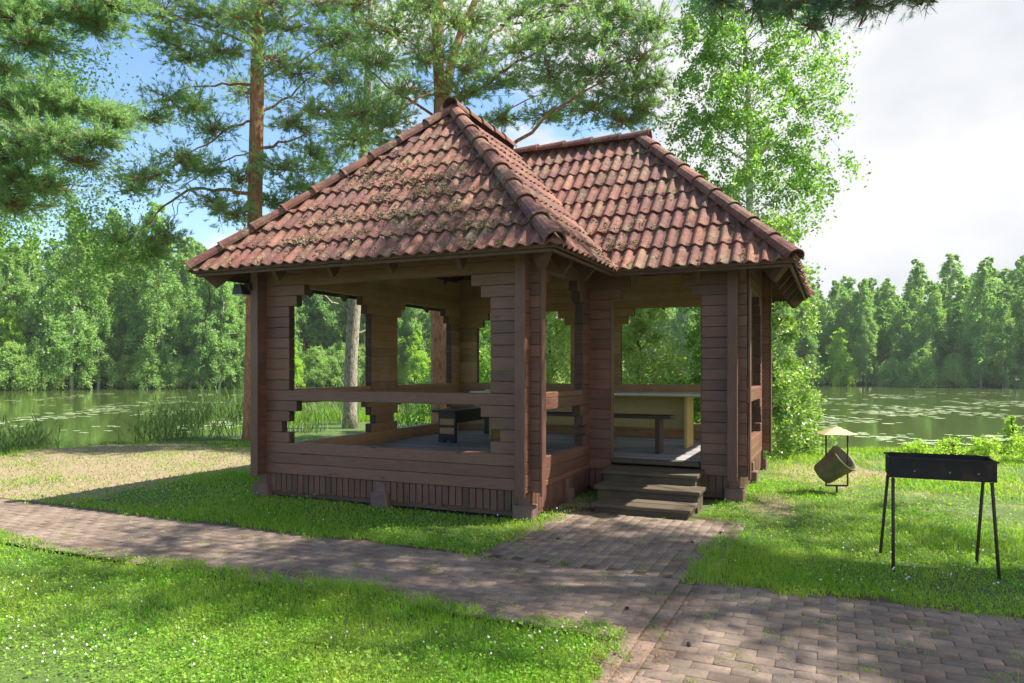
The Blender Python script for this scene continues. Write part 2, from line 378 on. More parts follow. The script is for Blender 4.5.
wb = MB(); wb.add([(-260, -120, WZ), (260, -120, WZ), (260, 260, WZ), (-260, 260, WZ)], [(0, 1, 2, 3)])
tag(wb.build('water', M['water'], fix=False), kind='structure')

PATHS = [(-30.0, 1.98, -2.903, -1.56, 'x'), (2.10, 9.0, -7.4, -1.497, 'x'), (.257, 2.22, -1.55, .70, 'y')]
def edge_wob(x, y): return .03 * np.sin(41 * x + 37 * y) + .02 * np.sin(83 * x - 71 * y) + .055 * np.sin(3.1 * x + 1.7 * y) + .04 * np.sin(7.3 * x - 5.1 * y + 1) + .03 * np.sin(15 * x + 11 * y)
def on_path(x, y):
    wv = edge_wob(x, y)
    a = (x < 2.06) & (y > -2.80 + wv) & (y < -1.56 + wv)
    b = (x > 1.90 + wv) & (y < -1.58 + wv)
    c = (x > .36 + wv) & (x < 2.05 + wv) & (y > -1.7) & (y < .8)
    return a | b | c
def in_gazebo(x, y):
    return ((x > -3.62) & (x < .12) & (y > -.02) & (y < 5.3)) | ((x > -.1) & (x < 1.99) & (y > 2.02) & (y < 5.3)) | ((x > .5) & (x < 1.72) & (y > .62) & (y < 2.1))
sb = MB()
for (x0, x1, y0, y1, d) in [(-30, 2.1, -2.93, -1.48, 0), (2.1, 9, -7.5, -1.42, 0), (1.75, 2.1, -7.5, -2.93, 0), (.22, 2.1, -1.48, .9, 0)]:
    sb.add([(x0, y0, .0195), (x1, y0, .0195), (x1, y1, .0195), (x0, y1, .0195)], [(0, 1, 2, 3)])
tag(sb.build('paving_bed', M['sand'], fix=False), kind='structure')
bv = []
BL, BW, G = .205, .103, .003
def brick(cx, cy, lx, ly):
    t = rs.uniform(-.0015, .0015, 2); h = .0235 + rs.uniform(-.0015, .0015); c = .003; rz = rs.uniform(-.012, .012)
    hx, hy = lx / 2 - G / 2, ly / 2 - G / 2; co, si = math.cos(rz), math.sin(rz)
    for (ex, z) in ((0, .008), (0, h - c), (c, h)):
        for sx, sy in ((-1, -1), (1, -1), (1, 1), (-1, 1)):
            u = sx * (hx - ex); v = sy * (hy - ex); bv.append((cx + u * co - v * si, cy + u * si + v * co, z + t[0] * sx + t[1] * sy))
def lay(x0, x1, y0, y1, d):
    if d == 'x':
        for r_ in range(int((y1 - y0) / BW)):
            yy = y0 + (r_ + .5) * BW; xx = x1 - BL / 2 - (BL / 2 if r_ % 2 else 0)
            if r_ % 2: brick(x1 - BL / 4, yy, BL / 2, BW)
            if x0 > -20: brick(x0 + ((x1 - x0 - (BL / 2 if r_ % 2 else 0)) % BL + .001) / 2, yy, max(.03, (x1 - x0 - (BL / 2 if r_ % 2 else 0)) % BL), BW)
            while xx > x0 + BL / 2:
                if xx > -14: brick(xx, yy, BL, BW)
                xx -= BL
    else:
        for r_ in range(int((x1 - x0) / BW)):
            xx = x0 + (r_ + .5) * BW; yy = y1 - BL / 2 - (BL / 2 if r_ % 2 else 0)
            while yy > y0 + BL / 2 - .01: brick(xx, yy, BW, BL); yy -= BL
for p in PATHS: lay(*p)
yy = -7.3
while yy < -1.65:
    brick(2.045, yy, BW, BL)
    if yy < -2.95: brick(1.938, yy, BW, BL)
    yy += BL
nb = len(bv) // 12
base = np.arange(nb)[:, None, None] * 12
tmpl = [[0, 1, 5, 4], [1, 2, 6, 5], [2, 3, 7, 6], [3, 0, 4, 7], [4, 5, 9, 8], [5, 6, 10, 9], [6, 7, 11, 10], [7, 4, 8, 11], [8, 9, 10, 11]]
bm_ = np_mesh('path', np.array(bv), (base + np.array(tmpl)[None]).reshape(-1, 4), M['brick'])
tag(link('path', bm_), kind='structure')

# ------------------------------------------------------------------ gazebo
h = .13; W = 3.484; B0 = .305; T = .11; YB = 5.19; YN = 2.05; XR = 1.87
def vz(v): return B0 + v * h
gz = tag(empty('gazebo', (0, 0, 0)), 'brown painted log gazebo with a mossy red tiled hip roof beside the brick path', 'gazebo')
ROOF_E = .618; EV = vz(19.06); TAN = .993
def openings(v, wins, top):
    """intervals removed from a wall at height v (courses); wins list of (lo,hi,has_lower)"""
    res = []
    off = top - 16; st = .117
    for lo, hi, kind in wins:
        if kind == 'door':
            if v < 17: res.append((lo, hi))
            elif v < 18: res.append((lo + st, hi - st))
            elif v < 19: res.append((lo + 2 * st, hi - 2 * st))
            continue
        if 8 <= v < top: res.append((lo, hi))
        elif top <= v < top + 1: res.append((lo + st, hi - st))
        elif top + 1 <= v < top + 2: res.append((lo + 2 * st, hi - 2 * st))
        lo_ = 3 if off == 0 else 2.5
        if lo_ <= v < lo_ + 1 or lo_ + 2 <= v < lo_ + 3: res.append((lo, hi))
        elif lo_ + 1 <= v < lo_ + 2: res.append((lo - st, hi + st))
        elif lo_ + 3 <= v < lo_ + 4: res.append((lo + st, hi - st))
    return res
def log_wall(axis, s0, s1, p0, p1, half, wins, inner, c0=-99, c1=99):
    mb = MB(); top = 16.5 if half else 16
    br = [0] + [k + .5 for k in range(0, 23)] if half else list(range(0, 24))
    for a, b in zip(br[:-1], br[1:]):
        cuts = [a, b] if not (a < 8 < b) else [a, 8, b]
        segs = []
        if len(cuts) == 3:
            up = openings(8.01, wins, top); ivs = [(s0, s1)]
            for lo, hi in up: ivs = [q for (x, y) in ivs for q in ((x, min(y, lo)), (max(x, hi), y)) if q[1] - q[0] > .02]
            segs += [(x, y, a, b) for x, y in ivs]; segs += [(lo, hi, a, 8) for lo, hi in up]
        else:
            ivs = [(s0, s1)]
            for lo, hi in openings((a + b) / 2, wins, top): ivs = [q for (x, y) in ivs for q in ((x, min(y, lo)), (max(x, hi), y)) if q[1] - q[0] > .02]
            segs = [(x, y, a, b) for x, y in ivs]
        cut = []
        for x, y, va, vb in segs:
            for u, v_, i_n in ((x, min(y, c0), 0), (max(x, c0), min(y, c1), 1), (max(x, c1), y, 0)):
                if v_ - u > .004: cut.append((u, v_, va, vb, i_n))
        for x, y, va, vb, i_n in cut:
            z0, z1 = vz(va) + .001, vz(vb) - .001
            j = rs.uniform(-.0015, .0015)
            if axis == 'x': mb.box(x, y, p0 + j, p1 + j, z0, z1, .006, 0, {inner: i_n, '-x': 2, '+x': 2})
            else: mb.box(p0 + j, p1 + j, x, y, z0, z1, .006, 0, {inner: i_n, '-y': 2, '+y': 2})
    o = mb.build('wall', [M['brown_log'], M['bare_log'], M['log_end']], gz)
    return o
P = .13
log_wall('x', -W - .20, .22, 0, T, False, [(-3.122, -.358, 'w')], '+y', -W - .05, .05)
log_wall('y', -P, 5.43, -W - T, -W, True, [(.36, 2.27, 'w'), (3.02, 4.84, 'w')], '+x', .05, YB + .05)
log_wall('y', -P, YN + T + .1, 0, T, True, [(.36, 1.76, 'w')], '-x', .05, 9)
log_wall('x', -W - .20, XR + T + .11, YB, YB + T, False, [(-3.126, -1.26, 'w'), (-.345, 1.60, 'w')], '-y', -W - .05, XR + .05)
log_wall('x', -.11, XR + T + .10, YN, YN + T, False, [(.40, 1.53, 'door')], '+y', .0, XR + .05)
log_wall('y', YN - P, 5.43, XR, XR + T, True, [(YN + .36, YB - .28, 'w')], '-x', YN + .05, YB + .05)
# corner boards capping the log ends
def cboard(x0, x1, y0, y1, z1=vz(21.5)):
    mb = MB(); mb.box(x0, x1, y0, y1, B0 - .035, z1, .004); mb.build('corner_board', M['brown_board'], gz)
for x in (0, -W - T): cboard(x - .004, x + T + .002, -P - .027, -P - .002)
cboard(.222, .246, -.003, T + .003); cboard(-W - .226, -W - .202, -.003, T + .003)
cboard(XR - .004, XR + T + .002, YN - P - .027, YN - P - .002)
cboard(XR + T + .112, XR + T + .136, YN - .003, YN + T + .003)
cboard(XR + T + .112, XR + T + .136, YB - .003, YB + T + .003)
for x in (XR, -W - T): cboard(x - .004, x + T + .002, 5.432, 5.456)
for x0 in (.388, 1.532): cboard(x0, x0 + .014, YN - .012, YN + T + .012, vz(17))
# skirt of vertical boards
def skirt(axis, s0, s1, p, q, z0=.085):
    mb = MB(); x = s0; wdt = .085
    while x < s1 - .03:
        e = min(x + wdt - .012, s1); dz = rs.uniform(-.012, .012); j = rs.uniform(0, .004)
        if axis == 'x': mb.box(x, e, p + j, q + j, z0 + dz, B0 - .002, .003)
        else: mb.box(p + j, q + j, x, e, z0 + dz, B0 - .002, .003)
        x += wdt
    if axis == 'x': mb.box(s0, s1, (p + q) / 2 + .02, (p + q) / 2 + .03, .03, B0 - .01)
    else: mb.box((p + q) / 2 - .005, (p + q) / 2 + .005, s0, s1, .03, B0 - .01)
    mb.build('skirt', M['brown_board'], gz)
skirt('x', -W - T, T, .015, .035); skirt('y', .03, YN, .075, .095); skirt('x', .1, XR + T, YN + .015, YN + .035)
skirt('y', YN, YB + T, XR + .075, XR + .095); skirt('y', .03, YB + T, -W - T + .015, -W - T + .035); skirt('x', -W - T, XR + T, YB + .07, YB + .09)
def block(cx, cy, sx, sy, z1=.17):
    mb = MB(); mb.box(cx - sx, cx + sx, cy - sy, cy + sy, -.05, z1, .012)
    mb.box(cx - sx * .55, cx + sx * .55, cy - sy * .55, cy + sy * .55, z1 - .01, B0 - .01, .006); mb.build('foundation_block', M['concrete_paint'], gz)
for cx, cy in [(.04, .03), (-W - .05, .03), (-1.78, .05), (.05, 1.2), (XR + .06, YN + .03), (.7, YN + .1), (XR + .06, 3.7), (XR + .06, 5.22), (-W - .05, 2.6), (-W - .05, 5.22), (-.8, 5.22)]:
    block(cx, cy, .115, .085)
# deck
fl = MB(); FZ = .45
y = .115
while y < YB - .01:
    e = min(y + .118, YB - .004)
    x1 = -.004 if y < YN + .1 else XR - .004
    if y < YN + .1 < e: x1 = -.004
    segs = [(-W + .004, x1)]
    for a, b in segs:
        m = a + rs.uniform(.3, .7) * (b - a)
        for u, v in ((a, m - .002), (m + .002, b)): fl.box(u, v, y, e - .006, FZ - .035 + rs.uniform(-.002, .002), FZ + rs.uniform(-.002, .002), .003)
    y += .118
fl.build('floor', M['deck_wood'], gz)
mb = MB(); mb.box(.415, 1.517, YN - .03, YN + T + .01, FZ - .05, FZ + .003, .004); mb.build('threshold', M['step_wood'], gz)
# steps
def step(z, yf, yb, x0, x1, skew=0):
    e = empty('step'); e.parent = gz
    mb = MB(); hw = (yb - yf) / 2
    for k in range(2): mb.box(x0, x1, yf + k * hw + .003, yf + (k + 1) * hw - .003, z - .045 + k * .002, z + k * .002 + rs.uniform(-.003, .003), .006)
    t = mb.build('tread', M['step_wood'], e)
    mb = MB(); mb.box(x0 + .03, x1 - .03, yf + .04, yf + .065, .0, z - .047, .003)
    for xx in (x0 + .035, x1 - .075): mb.box(xx, xx + .04, yf + .067, yb, .0, z - .047, .003)
    mb.build('riser', M['step_wood'], e)
step(.37, 1.50, 2.035, .42, 1.585); step(.245, 1.10, 1.52, .46, 1.68); step(.125, .64, 1.12, .57, 1.66)

# roof ---------------------------------------------------------------
th = math.atan(TAN); ct, st_ = math.cos(th), math.sin(th)
XL, XRt, XW, YF, YWF, YBK = -W - ROOF_E, ROOF_E, 2.636, -ROOF_E, 1.43, YB + T + ROOF_E - .0
XRid = (XL + XRt) / 2; HM = (XRt - XL) / 2; HW_ = (YBK - YWF) / 2; YWR = (YBK + YWF) / 2
ZM = EV + HM * TAN; ZW = EV + HW_ * TAN
SL = {  # name: (eave origin point, along dir, upslope plan dir, length, run, clip planes (point, normal keep side))
 'front': ((XL, YF), (1, 0), (0, 1), XRt - XL, HM, [((XL, YF), (1, -1)), ((XRt, YF), (-1, -1))]),
 'left': ((XL, YBK), (0, -1), (1, 0), YBK - YF, HM, [((XL, YF), (-1, 1)), ((XL, YBK), (-1, -1))]),
 'right': ((XRt, YF), (0, 1), (-1, 0), YBK - YF, HM, [((XRt, YF), (1, 1)), ((XRt, YWF), (-1, -1)), ((XRid, YBK - HM), (1, -1))]),
 'wing_front': ((XRt - HW_ - .1, YWF), (1, 0), (0, 1), XW - XRt + HW_ + .1, HW_, [((XRt, YWF), (1, 1)), ((XW, YWF), (-1, -1))]),
 'wing_right': ((XW, YWF), (0, 1), (-1, 0), YBK - YWF, HW_, [((XW, YWF), (1, 1)), ((XW, YBK), (1, -1))]),
 'back': ((XW, YBK), (-1, 0), (0, -1), XW - XL, HW_, [((XL, YBK), (1, 1)), ((XW, YBK), (-1, 1))]),
}
roof = empty('roof'); roof.parent = gz
PIT, GAU = .160, .40
def slope_tiles(key):
    (ox, oy), (ax, ay), (ux, uy), ln, run, clips = SL[key]
    A = Vector((ax, ay, 0)); U = Vector((ux * ct, uy * ct, st_)); Nn = A.cross(U)
    if Nn.z < 0: Nn = -Nn
    Or = Vector((ox, oy, EV))
    sl = run / ct; nrow = int(math.ceil(sl / GAU)); gau = sl / nrow
    ncol = int(ln / PIT) + 2; prof = [(0, 0), (.10, .010), (.24, .030), (.38, .038), (.52, .030), (.66, .010), (.76, .002), (.9, 0), (1, 0)]
    verts = []; faces = []
    for r in range(nrow):
        t0 = r * gau - .015; t1 = (r + 1) * gau + .045
        rowj = rs.uniform(-.02, .02)
        for c in range(-1, ncol):
            s0 = c * PIT + rowj
            dj = rs.uniform(-.011, .011); up0 = .030 + rs.uniform(-.004, .008); b = len(verts)
            for (t, lift) in ((t0 + dj, up0), (t0 + dj + .02, up0 + .001), (t1, .004)):
                for u, hh in prof:
                    p = Or + A * (s0 + u * PIT * 1.0) + U * t + Nn * (lift + hh); verts.append(p)
            k = len(prof)
            for i in range(k): verts.append(Or + A * (s0 + prof[i][0] * PIT) + U * (t0 + dj + .001) + Nn * (up0 + prof[i][1] - .017))
            for i in range(k - 1):
                faces.append((b + i, b + i + 1, b + k + i + 1, b + k + i)); faces.append((b + k + i, b + k + i + 1, b + 2 * k + i + 1, b + 2 * k + i))
                faces.append((b + 3 * k + i, b + 3 * k + i + 1, b + i + 1, b + i))
    me = bpy.data.meshes.new('roof_tiles'); me.from_pydata(verts, [], faces); me.materials.append(M['roof_tile'])
    bm = bmesh.new(); bm.from_mesh(me)
    for (px, py), (nx, ny) in clips:
        g = bm.verts[:] + bm.edges[:] + bm.faces[:]
        bmesh.ops.bisect_plane(bm, geom=g, plane_co=(px, py, 0), plane_no=(-nx * -1, -ny * -1, 0) if False else (nx, ny, 0), clear_inner=False, clear_outer=True) if KEEP[key] else None
    bm.normal_update()
    for f in bm.faces:
        if f.normal.dot(Nn) < -.3: f.normal_flip()
    bm.to_mesh(me); bm.free(); link('roof_tiles', me, roof)
# plane normals below point to the side that is cut away
KEEP = {k: True for k in SL}
SL['front'] = SL['front'][:5] + ([((XL, YF), (-1, 1)), ((XRt, YF), (1, 1))],)
SL['left'] = SL['left'][:5] + ([((XL, YF), (1, -1)), ((XL, YBK), (1, 1))],)
SL['right'] = SL['right'][:5] + ([((XRt, YF), (-1, -1)), ((XRt, YWF), (1, 1)), ((XRid, YBK - HM), (-1, 1)), ((0, YWR), (0, 1))],)
SL['wing_front'] = SL['wing_front'][:5] + ([((XRt, YWF), (-1, -1)), ((XW, YWF), (1, 1))],)
SL['wing_right'] = SL['wing_right'][:5] + ([((XW, YWF), (-1, -1)), ((XW, YBK), (-1, 1))],)
SL['back'] = SL['back'][:5] + ([((XL, YBK), (-1, -1)), ((XW, YBK), (1, -1)), ((0, YWR), (0, -1))],)
for k in SL: slope_tiles(k)
# sheathing under the tiles
sh = MB()
def P3(x, y, z): return (x, y, z)
cor = dict(FL=(XL, YF, EV), FR=(XRt, YF, EV), VA=(XRt, YWF, EV), WF=(XW, YWF, EV), WB=(XW, YBK, EV), BL=(XL, YBK, EV), R1=(XRid, YF + HM, ZM), R2=(XRid, YBK - HM, ZM), W1=(XRt - HW_, YWR, ZW), W2=(XW - HW_, YWR, ZW))
for poly in (('FL', 'FR', 'R1'), ('FL', 'R1', 'R2', 'BL'), ('FR', 'VA', 'W1', 'R2', 'R1'), ('VA', 'WF', 'W2', 'W1'), ('WF', 'WB', 'W2'), ('BL', 'R2', 'W1', 'W2', 'WB')):
    p = [Vector(cor[k]) + Vector((0, 0, .022)) for k in poly]; q = [v + Vector((0, 0, -.035)) for v in p]; n = len(p)
    sh.add(p + q, [tuple(range(n)), tuple(range(n, 2 * n))[::-1]] + [(i, n + i, n + (i + 1) % n, (i + 1) % n) for i in range(n)])
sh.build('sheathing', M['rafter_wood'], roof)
# fascia boards at the eaves
def fascia(x0, y0, x1, y1):
    mb = MB(); d = Vector((x1 - x0, y1 - y0, 0)).normalized(); nn = Vector((-d.y, d.x, 0)) * .02
    a = Vector((x0, y0, 0)); b = Vector((x1, y1, 0)); z0, z1 = EV - .048, EV - .016
    vs = [a + nn * s + Vector((0, 0, z)) for z in (z0, z1) for s in (-.6, .6)] + [b + nn * s + Vector((0, 0, z)) for z in (z0, z1) for s in (-.6, .6)]
    mb.add(vs, [(0, 1, 3, 2), (4, 6, 7, 5), (0, 4, 5, 1), (2, 3, 7, 6), (0, 2, 6, 4), (1, 5, 7, 3)]); mb.build('fascia', M['rafter_wood'], gz)
i_ = .045
fascia(XL + i_, YF + i_, XRt - i_, YF + i_); fascia(XRt - i_, YF + i_, XRt - i_, YWF + i_); fascia(XRt - i_, YWF + i_, XW - i_, YWF + i_)
fascia(XW - i_, YWF + i_, XW - i_, YBK - i_); fascia(XW - i_, YBK - i_, XL + i_, YBK - i_); fascia(XL + i_, YBK - i_, XL + i_, YF + i_)
# rafters with plumb cut tails
def rafter(p, up, run, wd=.05, dp=.13, end=.10):
    """p eave plan point, up plan dir (unnormalised for hips), run plan length"""
    mb = MB(); u = Vector((up[0], up[1], 0)); k = TAN if abs(u.length - 1) < .01 else TAN / math.sqrt(2); u.normalize(); s = Vector((-u.y, u.x, 0)) * wd / 2
    kk = 1.0 if k == TAN else 1.414
    def pt(t, dz, sg): return Vector((p[0], p[1], EV - .018)) + u * t + Vector((0, 0, t * k + dz)) + s * sg
    poly = [(end, 0), (end + .02, -.04), (end + .13, -dp * 1.25), (run, -dp * 1.25), (run, 0)]
    poly = [(end - .03, 0), (end, -.04), (end + .15 * kk, -.37), (end + .22 * kk, -.36), (end + .62 * kk, -.18), (run, -.15), (run, 0)]
    vs = [pt(t, d, -1) for t, d in poly] + [pt(t, d, 1) for t, d in poly]; n = len(poly)
    mb.add(vs, [tuple(range(n)), tuple(range(n, 2 * n))[::-1]] + [(i, (i + 1) % n, n + (i + 1) % n, n + i) for i in range(n)])
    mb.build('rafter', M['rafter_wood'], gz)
def commons(x0, y0, dx, dy, up, dists, lim):
    for d in dists: rafter((x0 + dx * d, y0 + dy * d), up, lim(d))
Lf = XRt - XL
commons(XL, YF, 1, 0, (0, 1), [1.14, 1.93, 2.72, 3.58], lambda d: min(d, Lf - d) - .03)
commons(XL, YF, 0, 1, (1, 0), [1.1, 1.9, 2.7, 3.5, 4.3, 5.2], lambda d: min(d, YBK - YF - d, HM) - .03)
commons(XRt, YF, 0, 1, (-1, 0), [.95, 1.7], lambda d: min(d, HM) - .03)
commons(XRt, YWF, 1, 0, (0, 1), [.18, .95, 1.45], lambda d: min(XW - XRt - d, HW_) - .03)
commons(XW, YWF, 0, 1, (-1, 0), [.8, 1.5, 2.2, 3.0, 3.7], lambda d: min(d, YBK - YWF - d) - .03)
commons(XL, YBK, 1, 0, (0, -1), [1.1, 1.9, 2.7, 3.5, 4.4, 5.3], lambda d: min(d, HW_, XW - XL - d) - .03)
for p, up, run in (((XL, YF), (1, 1), HM * 1.414), ((XRt, YF), (-1, 1), HM * 1.414), ((XL, YBK), (1, -1), HM * 1.414), ((XW, YWF), (-1, 1), HW_ * 1.414), ((XW, YBK), (-1, -1), HW_ * 1.414)):
    rafter(p, up, run - .05, .075, .17, .08)
# hip and ridge caps: tapered overlapping half-round tiles
def caps(p0, p1, name, r0=.115, end_cap=True):
    p0 = Vector(p0); p1 = Vector(p1); d = (p1 - p0); L_ = d.length; d.normalize()
    side = d.cross(Vector((0, 0, 1))).normalized(); up = side.cross(d).normalized(); n = max(2, round(L_ / .43)); g = L_ / n; mb = MB(); K = 9
    for i in range(n):
        rr = [(0, r0 + rs.uniform(-.003, .003)), (.018, r0), (.03, r0 - .006), (g + .06, r0 * .80)]
        b = len(mb.v); jit = rs.uniform(-.006, .006); lift = .012
        o = p0 + side * jit
        for (t, r) in rr:
            for k in range(K):
                a = math.radians(-12 + 204 * k / (K - 1)); zl = lift * (1 - t / (g + .06)) + rs.uniform(-.0005, .0005)
                mb.v.append(tuple(o + d * (i * g + t - .02) + side * math.cos(a) * r + up * (math.sin(a) * r * .85 + zl - .005)))
        for (t, r) in ((0, rr[0][1] - .014), (.05, rr[0][1] - .016)):
            for k in range(K):
                a = math.radians(-12 + 204 * k / (K - 1)); mb.v.append(tuple(o + d * (i * g + t - .02) + side * math.cos(a) * r + up * (math.sin(a) * r * .85 + lift - .007)))
        for q in range(3):
            for k in range(K - 1): mb.f.append((b + q * K + k, b + q * K + k + 1, b + (q + 1) * K + k + 1, b + (q + 1) * K + k)); mb.m.append(0)
        for k in range(K - 1):
            mb.f.append((b + k, b + 4 * K + k, b + 4 * K + k + 1, b + k + 1)); mb.m.append(0)
            mb.f.append((b + 4 * K + k, b + 5 * K + k, b + 5 * K + k + 1, b + 4 * K + k + 1)); mb.m.append(0)
    o = mb.build(name, M['roof_tile'], roof, fix=False)
    return o
LZ = .05
def c3(k, dz=LZ): v = Vector(cor[k]); v.z += dz; return v
caps(c3('FL'), c3('R1'), 'hip_caps'); caps(c3('FR'), c3('R1'), 'hip_caps'); caps(c3('BL'), c3('R2'), 'hip_caps')
caps(c3('WF'), c3('W2'), 'hip_caps'); caps(c3('WB'), c3('W2'), 'hip_caps')
caps(c3('R1', .075) + Vector((0, -.12, 0)), c3('R2', .075) + Vector((0, .1, 0)), 'ridge_caps', .12)
caps(c3('W2', .07) + Vector((.12, 0, 0)), c3('W1', .07) + Vector((-.1, 0, 0)), 'ridge_caps', .12)
# moss and lichen clumps on the tiles
def clumps(spots, name, m, n_each, size):
    V_ = []; 
    for (key, s, t, rad_s, rad_t, cnt) in spots:
        (ox, oy), (ax, ay), (ux, uy), ln, run, _ = SL[key]
        A = np.array((ax, ay, 0.)); U = np.array((ux * ct, uy * ct, st_)); Nn = np.cross(A, U); Nn *= np.sign(Nn[2])
        a = rs.normal(size=cnt) * rad_s + s; b = rs.normal(size=cnt) * rad_t + t
        b0_ = b.copy(); b = np.round(b / (run / ct / math.ceil(run / ct / GAU)) + rs.uniform(-.32, .12, cnt)) * (run / ct / math.ceil(run / ct / GAU)) + rs.uniform(0, .1, cnt) + .02
        b = np.where(rs.uniform(size=cnt) < .5, b0_, b)
        ok = (b > .02) & (b < run / ct)
        X_ = ox + a * ax + b * ct * ux; Y_ = oy + a * ay + b * ct * uy
        for (qx, qy), (nx, ny) in SL[key][5]: ok &= (X_ - qx) * nx + (Y_ - qy) * ny < -.16
        V_.append(np.array((ox, oy, EV)) + a[ok, None] * A + b[ok, None] * U + Nn * (.036 + rs.uniform(0, .014, ok.sum()))[:, None])
    C = np.concatenate(V_); C = np.repeat(C, n_each, 0) + rs.normal(size=(len(C) * n_each, 3)) * size * .8
    v, f = leaves(C, size, rs, .3, .8); link(name, np_mesh(name, v, f, m), roof)
clumps([('front', 1.9, 1.75, .42, .22, 120), ('front', 2.6, 1.35, .35, .3, 110), ('front', 2.0, .9, .5, .15, 60), ('front', 1.6, .35, .45, .12, 80), ('front', 2.9, .9, .3, .3, 70), ('front', 3.6, .5, .35, .25, 60),
        ('wing_front', 2.1, .9, .5, .7, 40), ('wing_front', 3.9, .6, .15, .3, 40), ('wing_front', 2.15, .35, .12, .3, 90), ('right', 1.7, .25, .1, .2, 60)], 'lichen', M['lichen'], 12, .024)
clumps([('front', 2.25, 3.1, .2, .15, 30), ('front', 3.4, .55, .35, .12, 35), ('front', 2.4, 2.6, .5, .3, 30), ('wing_front', 2.3, .5, .12, .12, 30), ('wing_front', 2.7, 2.5, .4, .2, 30), ('wing_front', 4.0, 2.9, .1, .08, 14), ('wing_front', 3.9, .12, .7, .05, 30), ('front', 2.3, .1, 1.2, .03, 40), ('front', 2.6, 1.3, .8, .7, 70), ('wing_front', 3.0, 1.2, .9, .8, 60), ('front', 3.9, .25, .25, .2, 40)], 'moss', M['moss'], 12, .018)
# wall lamp on the left corner
lp = empty('wall_lamp'); lp.parent = gz; lp.location = (-W - .17, -.17, 2.60)
mb = MB(); mb.tube([(0.07, 0, .03), (0.02, 0, .05), (-.03, 0, .05)], .02, 10); mb.tube([(0.09, 0, .03), (.07, 0, .03)], .05, 12); mb.build('bracket', M['lamp_black'], lp, smooth=False)
mb = MB(); mb.prism([(-.085, -.06), (.085, -.06), (.05, .06), (-.05, .06)], 'y', -.08, .08); s_ = mb.build('lamp_shade', M['lamp_black'], lp); s_.location = (-.07, 0, 0)
mb = MB(); mb.box(-.07, .07, -.065, .065, -.075, -.062, .003); s2 = mb.build('glass', M['lamp_glass'], s_)

# ------------------------------------------------------------------ furniture inside
tb = tag(empty('table', (-.45, 3.85, FZ)), 'long white topped table with yellow panel legs inside the gazebo', 'table')
mb = MB(); mb.box(-1.85, 1.80, -.56, .34, .765, .80, .004); mb.build('table_top', [M['table_top']], tb)
mb = MB(); mb.box(-1.85, 1.795, -.575, -.562, .762, .780, .002); mb.build('edge_strip', M['yellow_board'], tb)
for x in (-1.62, 1.52):
    mb = MB(); mb.box(x - .022, x + .022, -.28, .22, .003, .763, .003); mb.build('leg', M['yellow_board'], tb)
mb = MB(); mb.box(-1.595, 1.495, .10, .12, .26, .763, .003); mb.build('front_panel', M['yellow_board'], tb)
bn = tag(empty('bench', (-.35, 2.92, FZ)), 'dark brown bench in front of the white table, seen through the entrance', 'bench')
mb = MB(); mb.box(-1.35, 1.37, -.15, .15, .475, .52, .005); mb.build('seat', M['dark_bench'], bn)
for x in (-1.1, 1.18):
    mb = MB(); mb.box(x - .03, x + .03, -.13, .13, .003, .473, .004); mb.build('leg', M['dark_bench'], bn)
bn = tag(empty('bench', (-2.50, 3.75, FZ)), 'black bench with bare wood inlays in its end panel by the left wall', 'bench')
mb = MB(); mb.box(-.22, .20, -.95, .95, .475, .515, .005); mb.build('seat', M['black_bench'], bn)
mb = MB(); mb.box(-.10, .10, -.78, .78, .30, .47, .004); mb.build('rail', M['black_bench'], bn)
for y in (-.82, .82):
    mb = MB(); mb.prism([(-.15, .003), (-.06, .003), (0, .075), (.06, .003), (.15, .003), (.15, .473), (-.15, .473)], 'y', y - .03, y + .03)
    lg = mb.build('leg', M['black_bench'], bn)
    for z in (.14, .28):
        mb = MB(); yy = y - .036 if y < 0 else y + .030
        mb.box(-.125, .125, yy, yy + .006, z, z + .095, .002); mb.build('inlay', M['bench_inlay'], lg)

# ------------------------------------------------------------------ grill
gr = tag(empty('grill', (3.86, -.33, 0), R(1)), 'black steel charcoal grill on four thin legs standing in the grass by the path', 'grill')
mb = MB(); x0, x1, y0, y1, z0, z1 = -.43, .30, -.20, .16, .745, .905; t_ = .006
for (a, b, c, d, e, f) in ((x0, x1, y0, y0 + t_, z0, z1), (x0, x1, y1 - t_, y1, z0, z1), (x0, x0 + t_, y0 + t_, y1 - t_, z0, z1), (x1 - t_, x1, y0 + t_, y1 - t_, z0, z1), (x0 + t_, x1 - t_, y0 + t_, y1 - t_, z0, z0 + t_)):
    mb.box(a, b, c, d, e, f)
for (a, b, c, d) in ((x0 - .012, x1 + .012, y0 - .012, y0 - .001), (x0 - .012, x1 + .012, y1 + .001, y1 + .012)): mb.box(a, b, c, d, z1 - .012, z1 + .003)
mb.build('fire_box', M['black_steel'], gr)
pts = [(x0 + .03, z1 + .0035)]; xx = x0 + .03
while xx < x1 - .06:
    pts += [(xx, z1 + .008), (xx + .028, z1 + .008), (xx + .028, z1 + .006), (xx + .055, z1 + .006)]; xx += .055
pts += [(xx, z1 + .0035)]
mb = MB(); mb.prism(pts, 'y', y1 - t_ + .001, y1 - .001)
mb.build('skewer_rack', M['black_steel'], gr)
for (a, b, ex, ey) in ((x0 + .03, y0 + .02, 0, -.03), (x0 + .02, y1 - .02, -.05, .17), (x1 - .03, y0 + .02, .045, -.02), (x1 - .03, y1 - .02, -.03, .12)):
    mb = MB(); mb.tube([(a, b, .74), (a + ex, b + ey, -.03)], .0125, 8); mb.build('leg', M['rusty_steel'], gr, smooth=True)
for x in (x0 + .18, x0 + .42, x1 - .12):
    mb = MB(); mb.tube([(x, y0 - .004, z0 + .06), (x, y0 + .001, z0 + .06)], .008, 10); mb.build('vent_hole', M['can_steel'], gr)

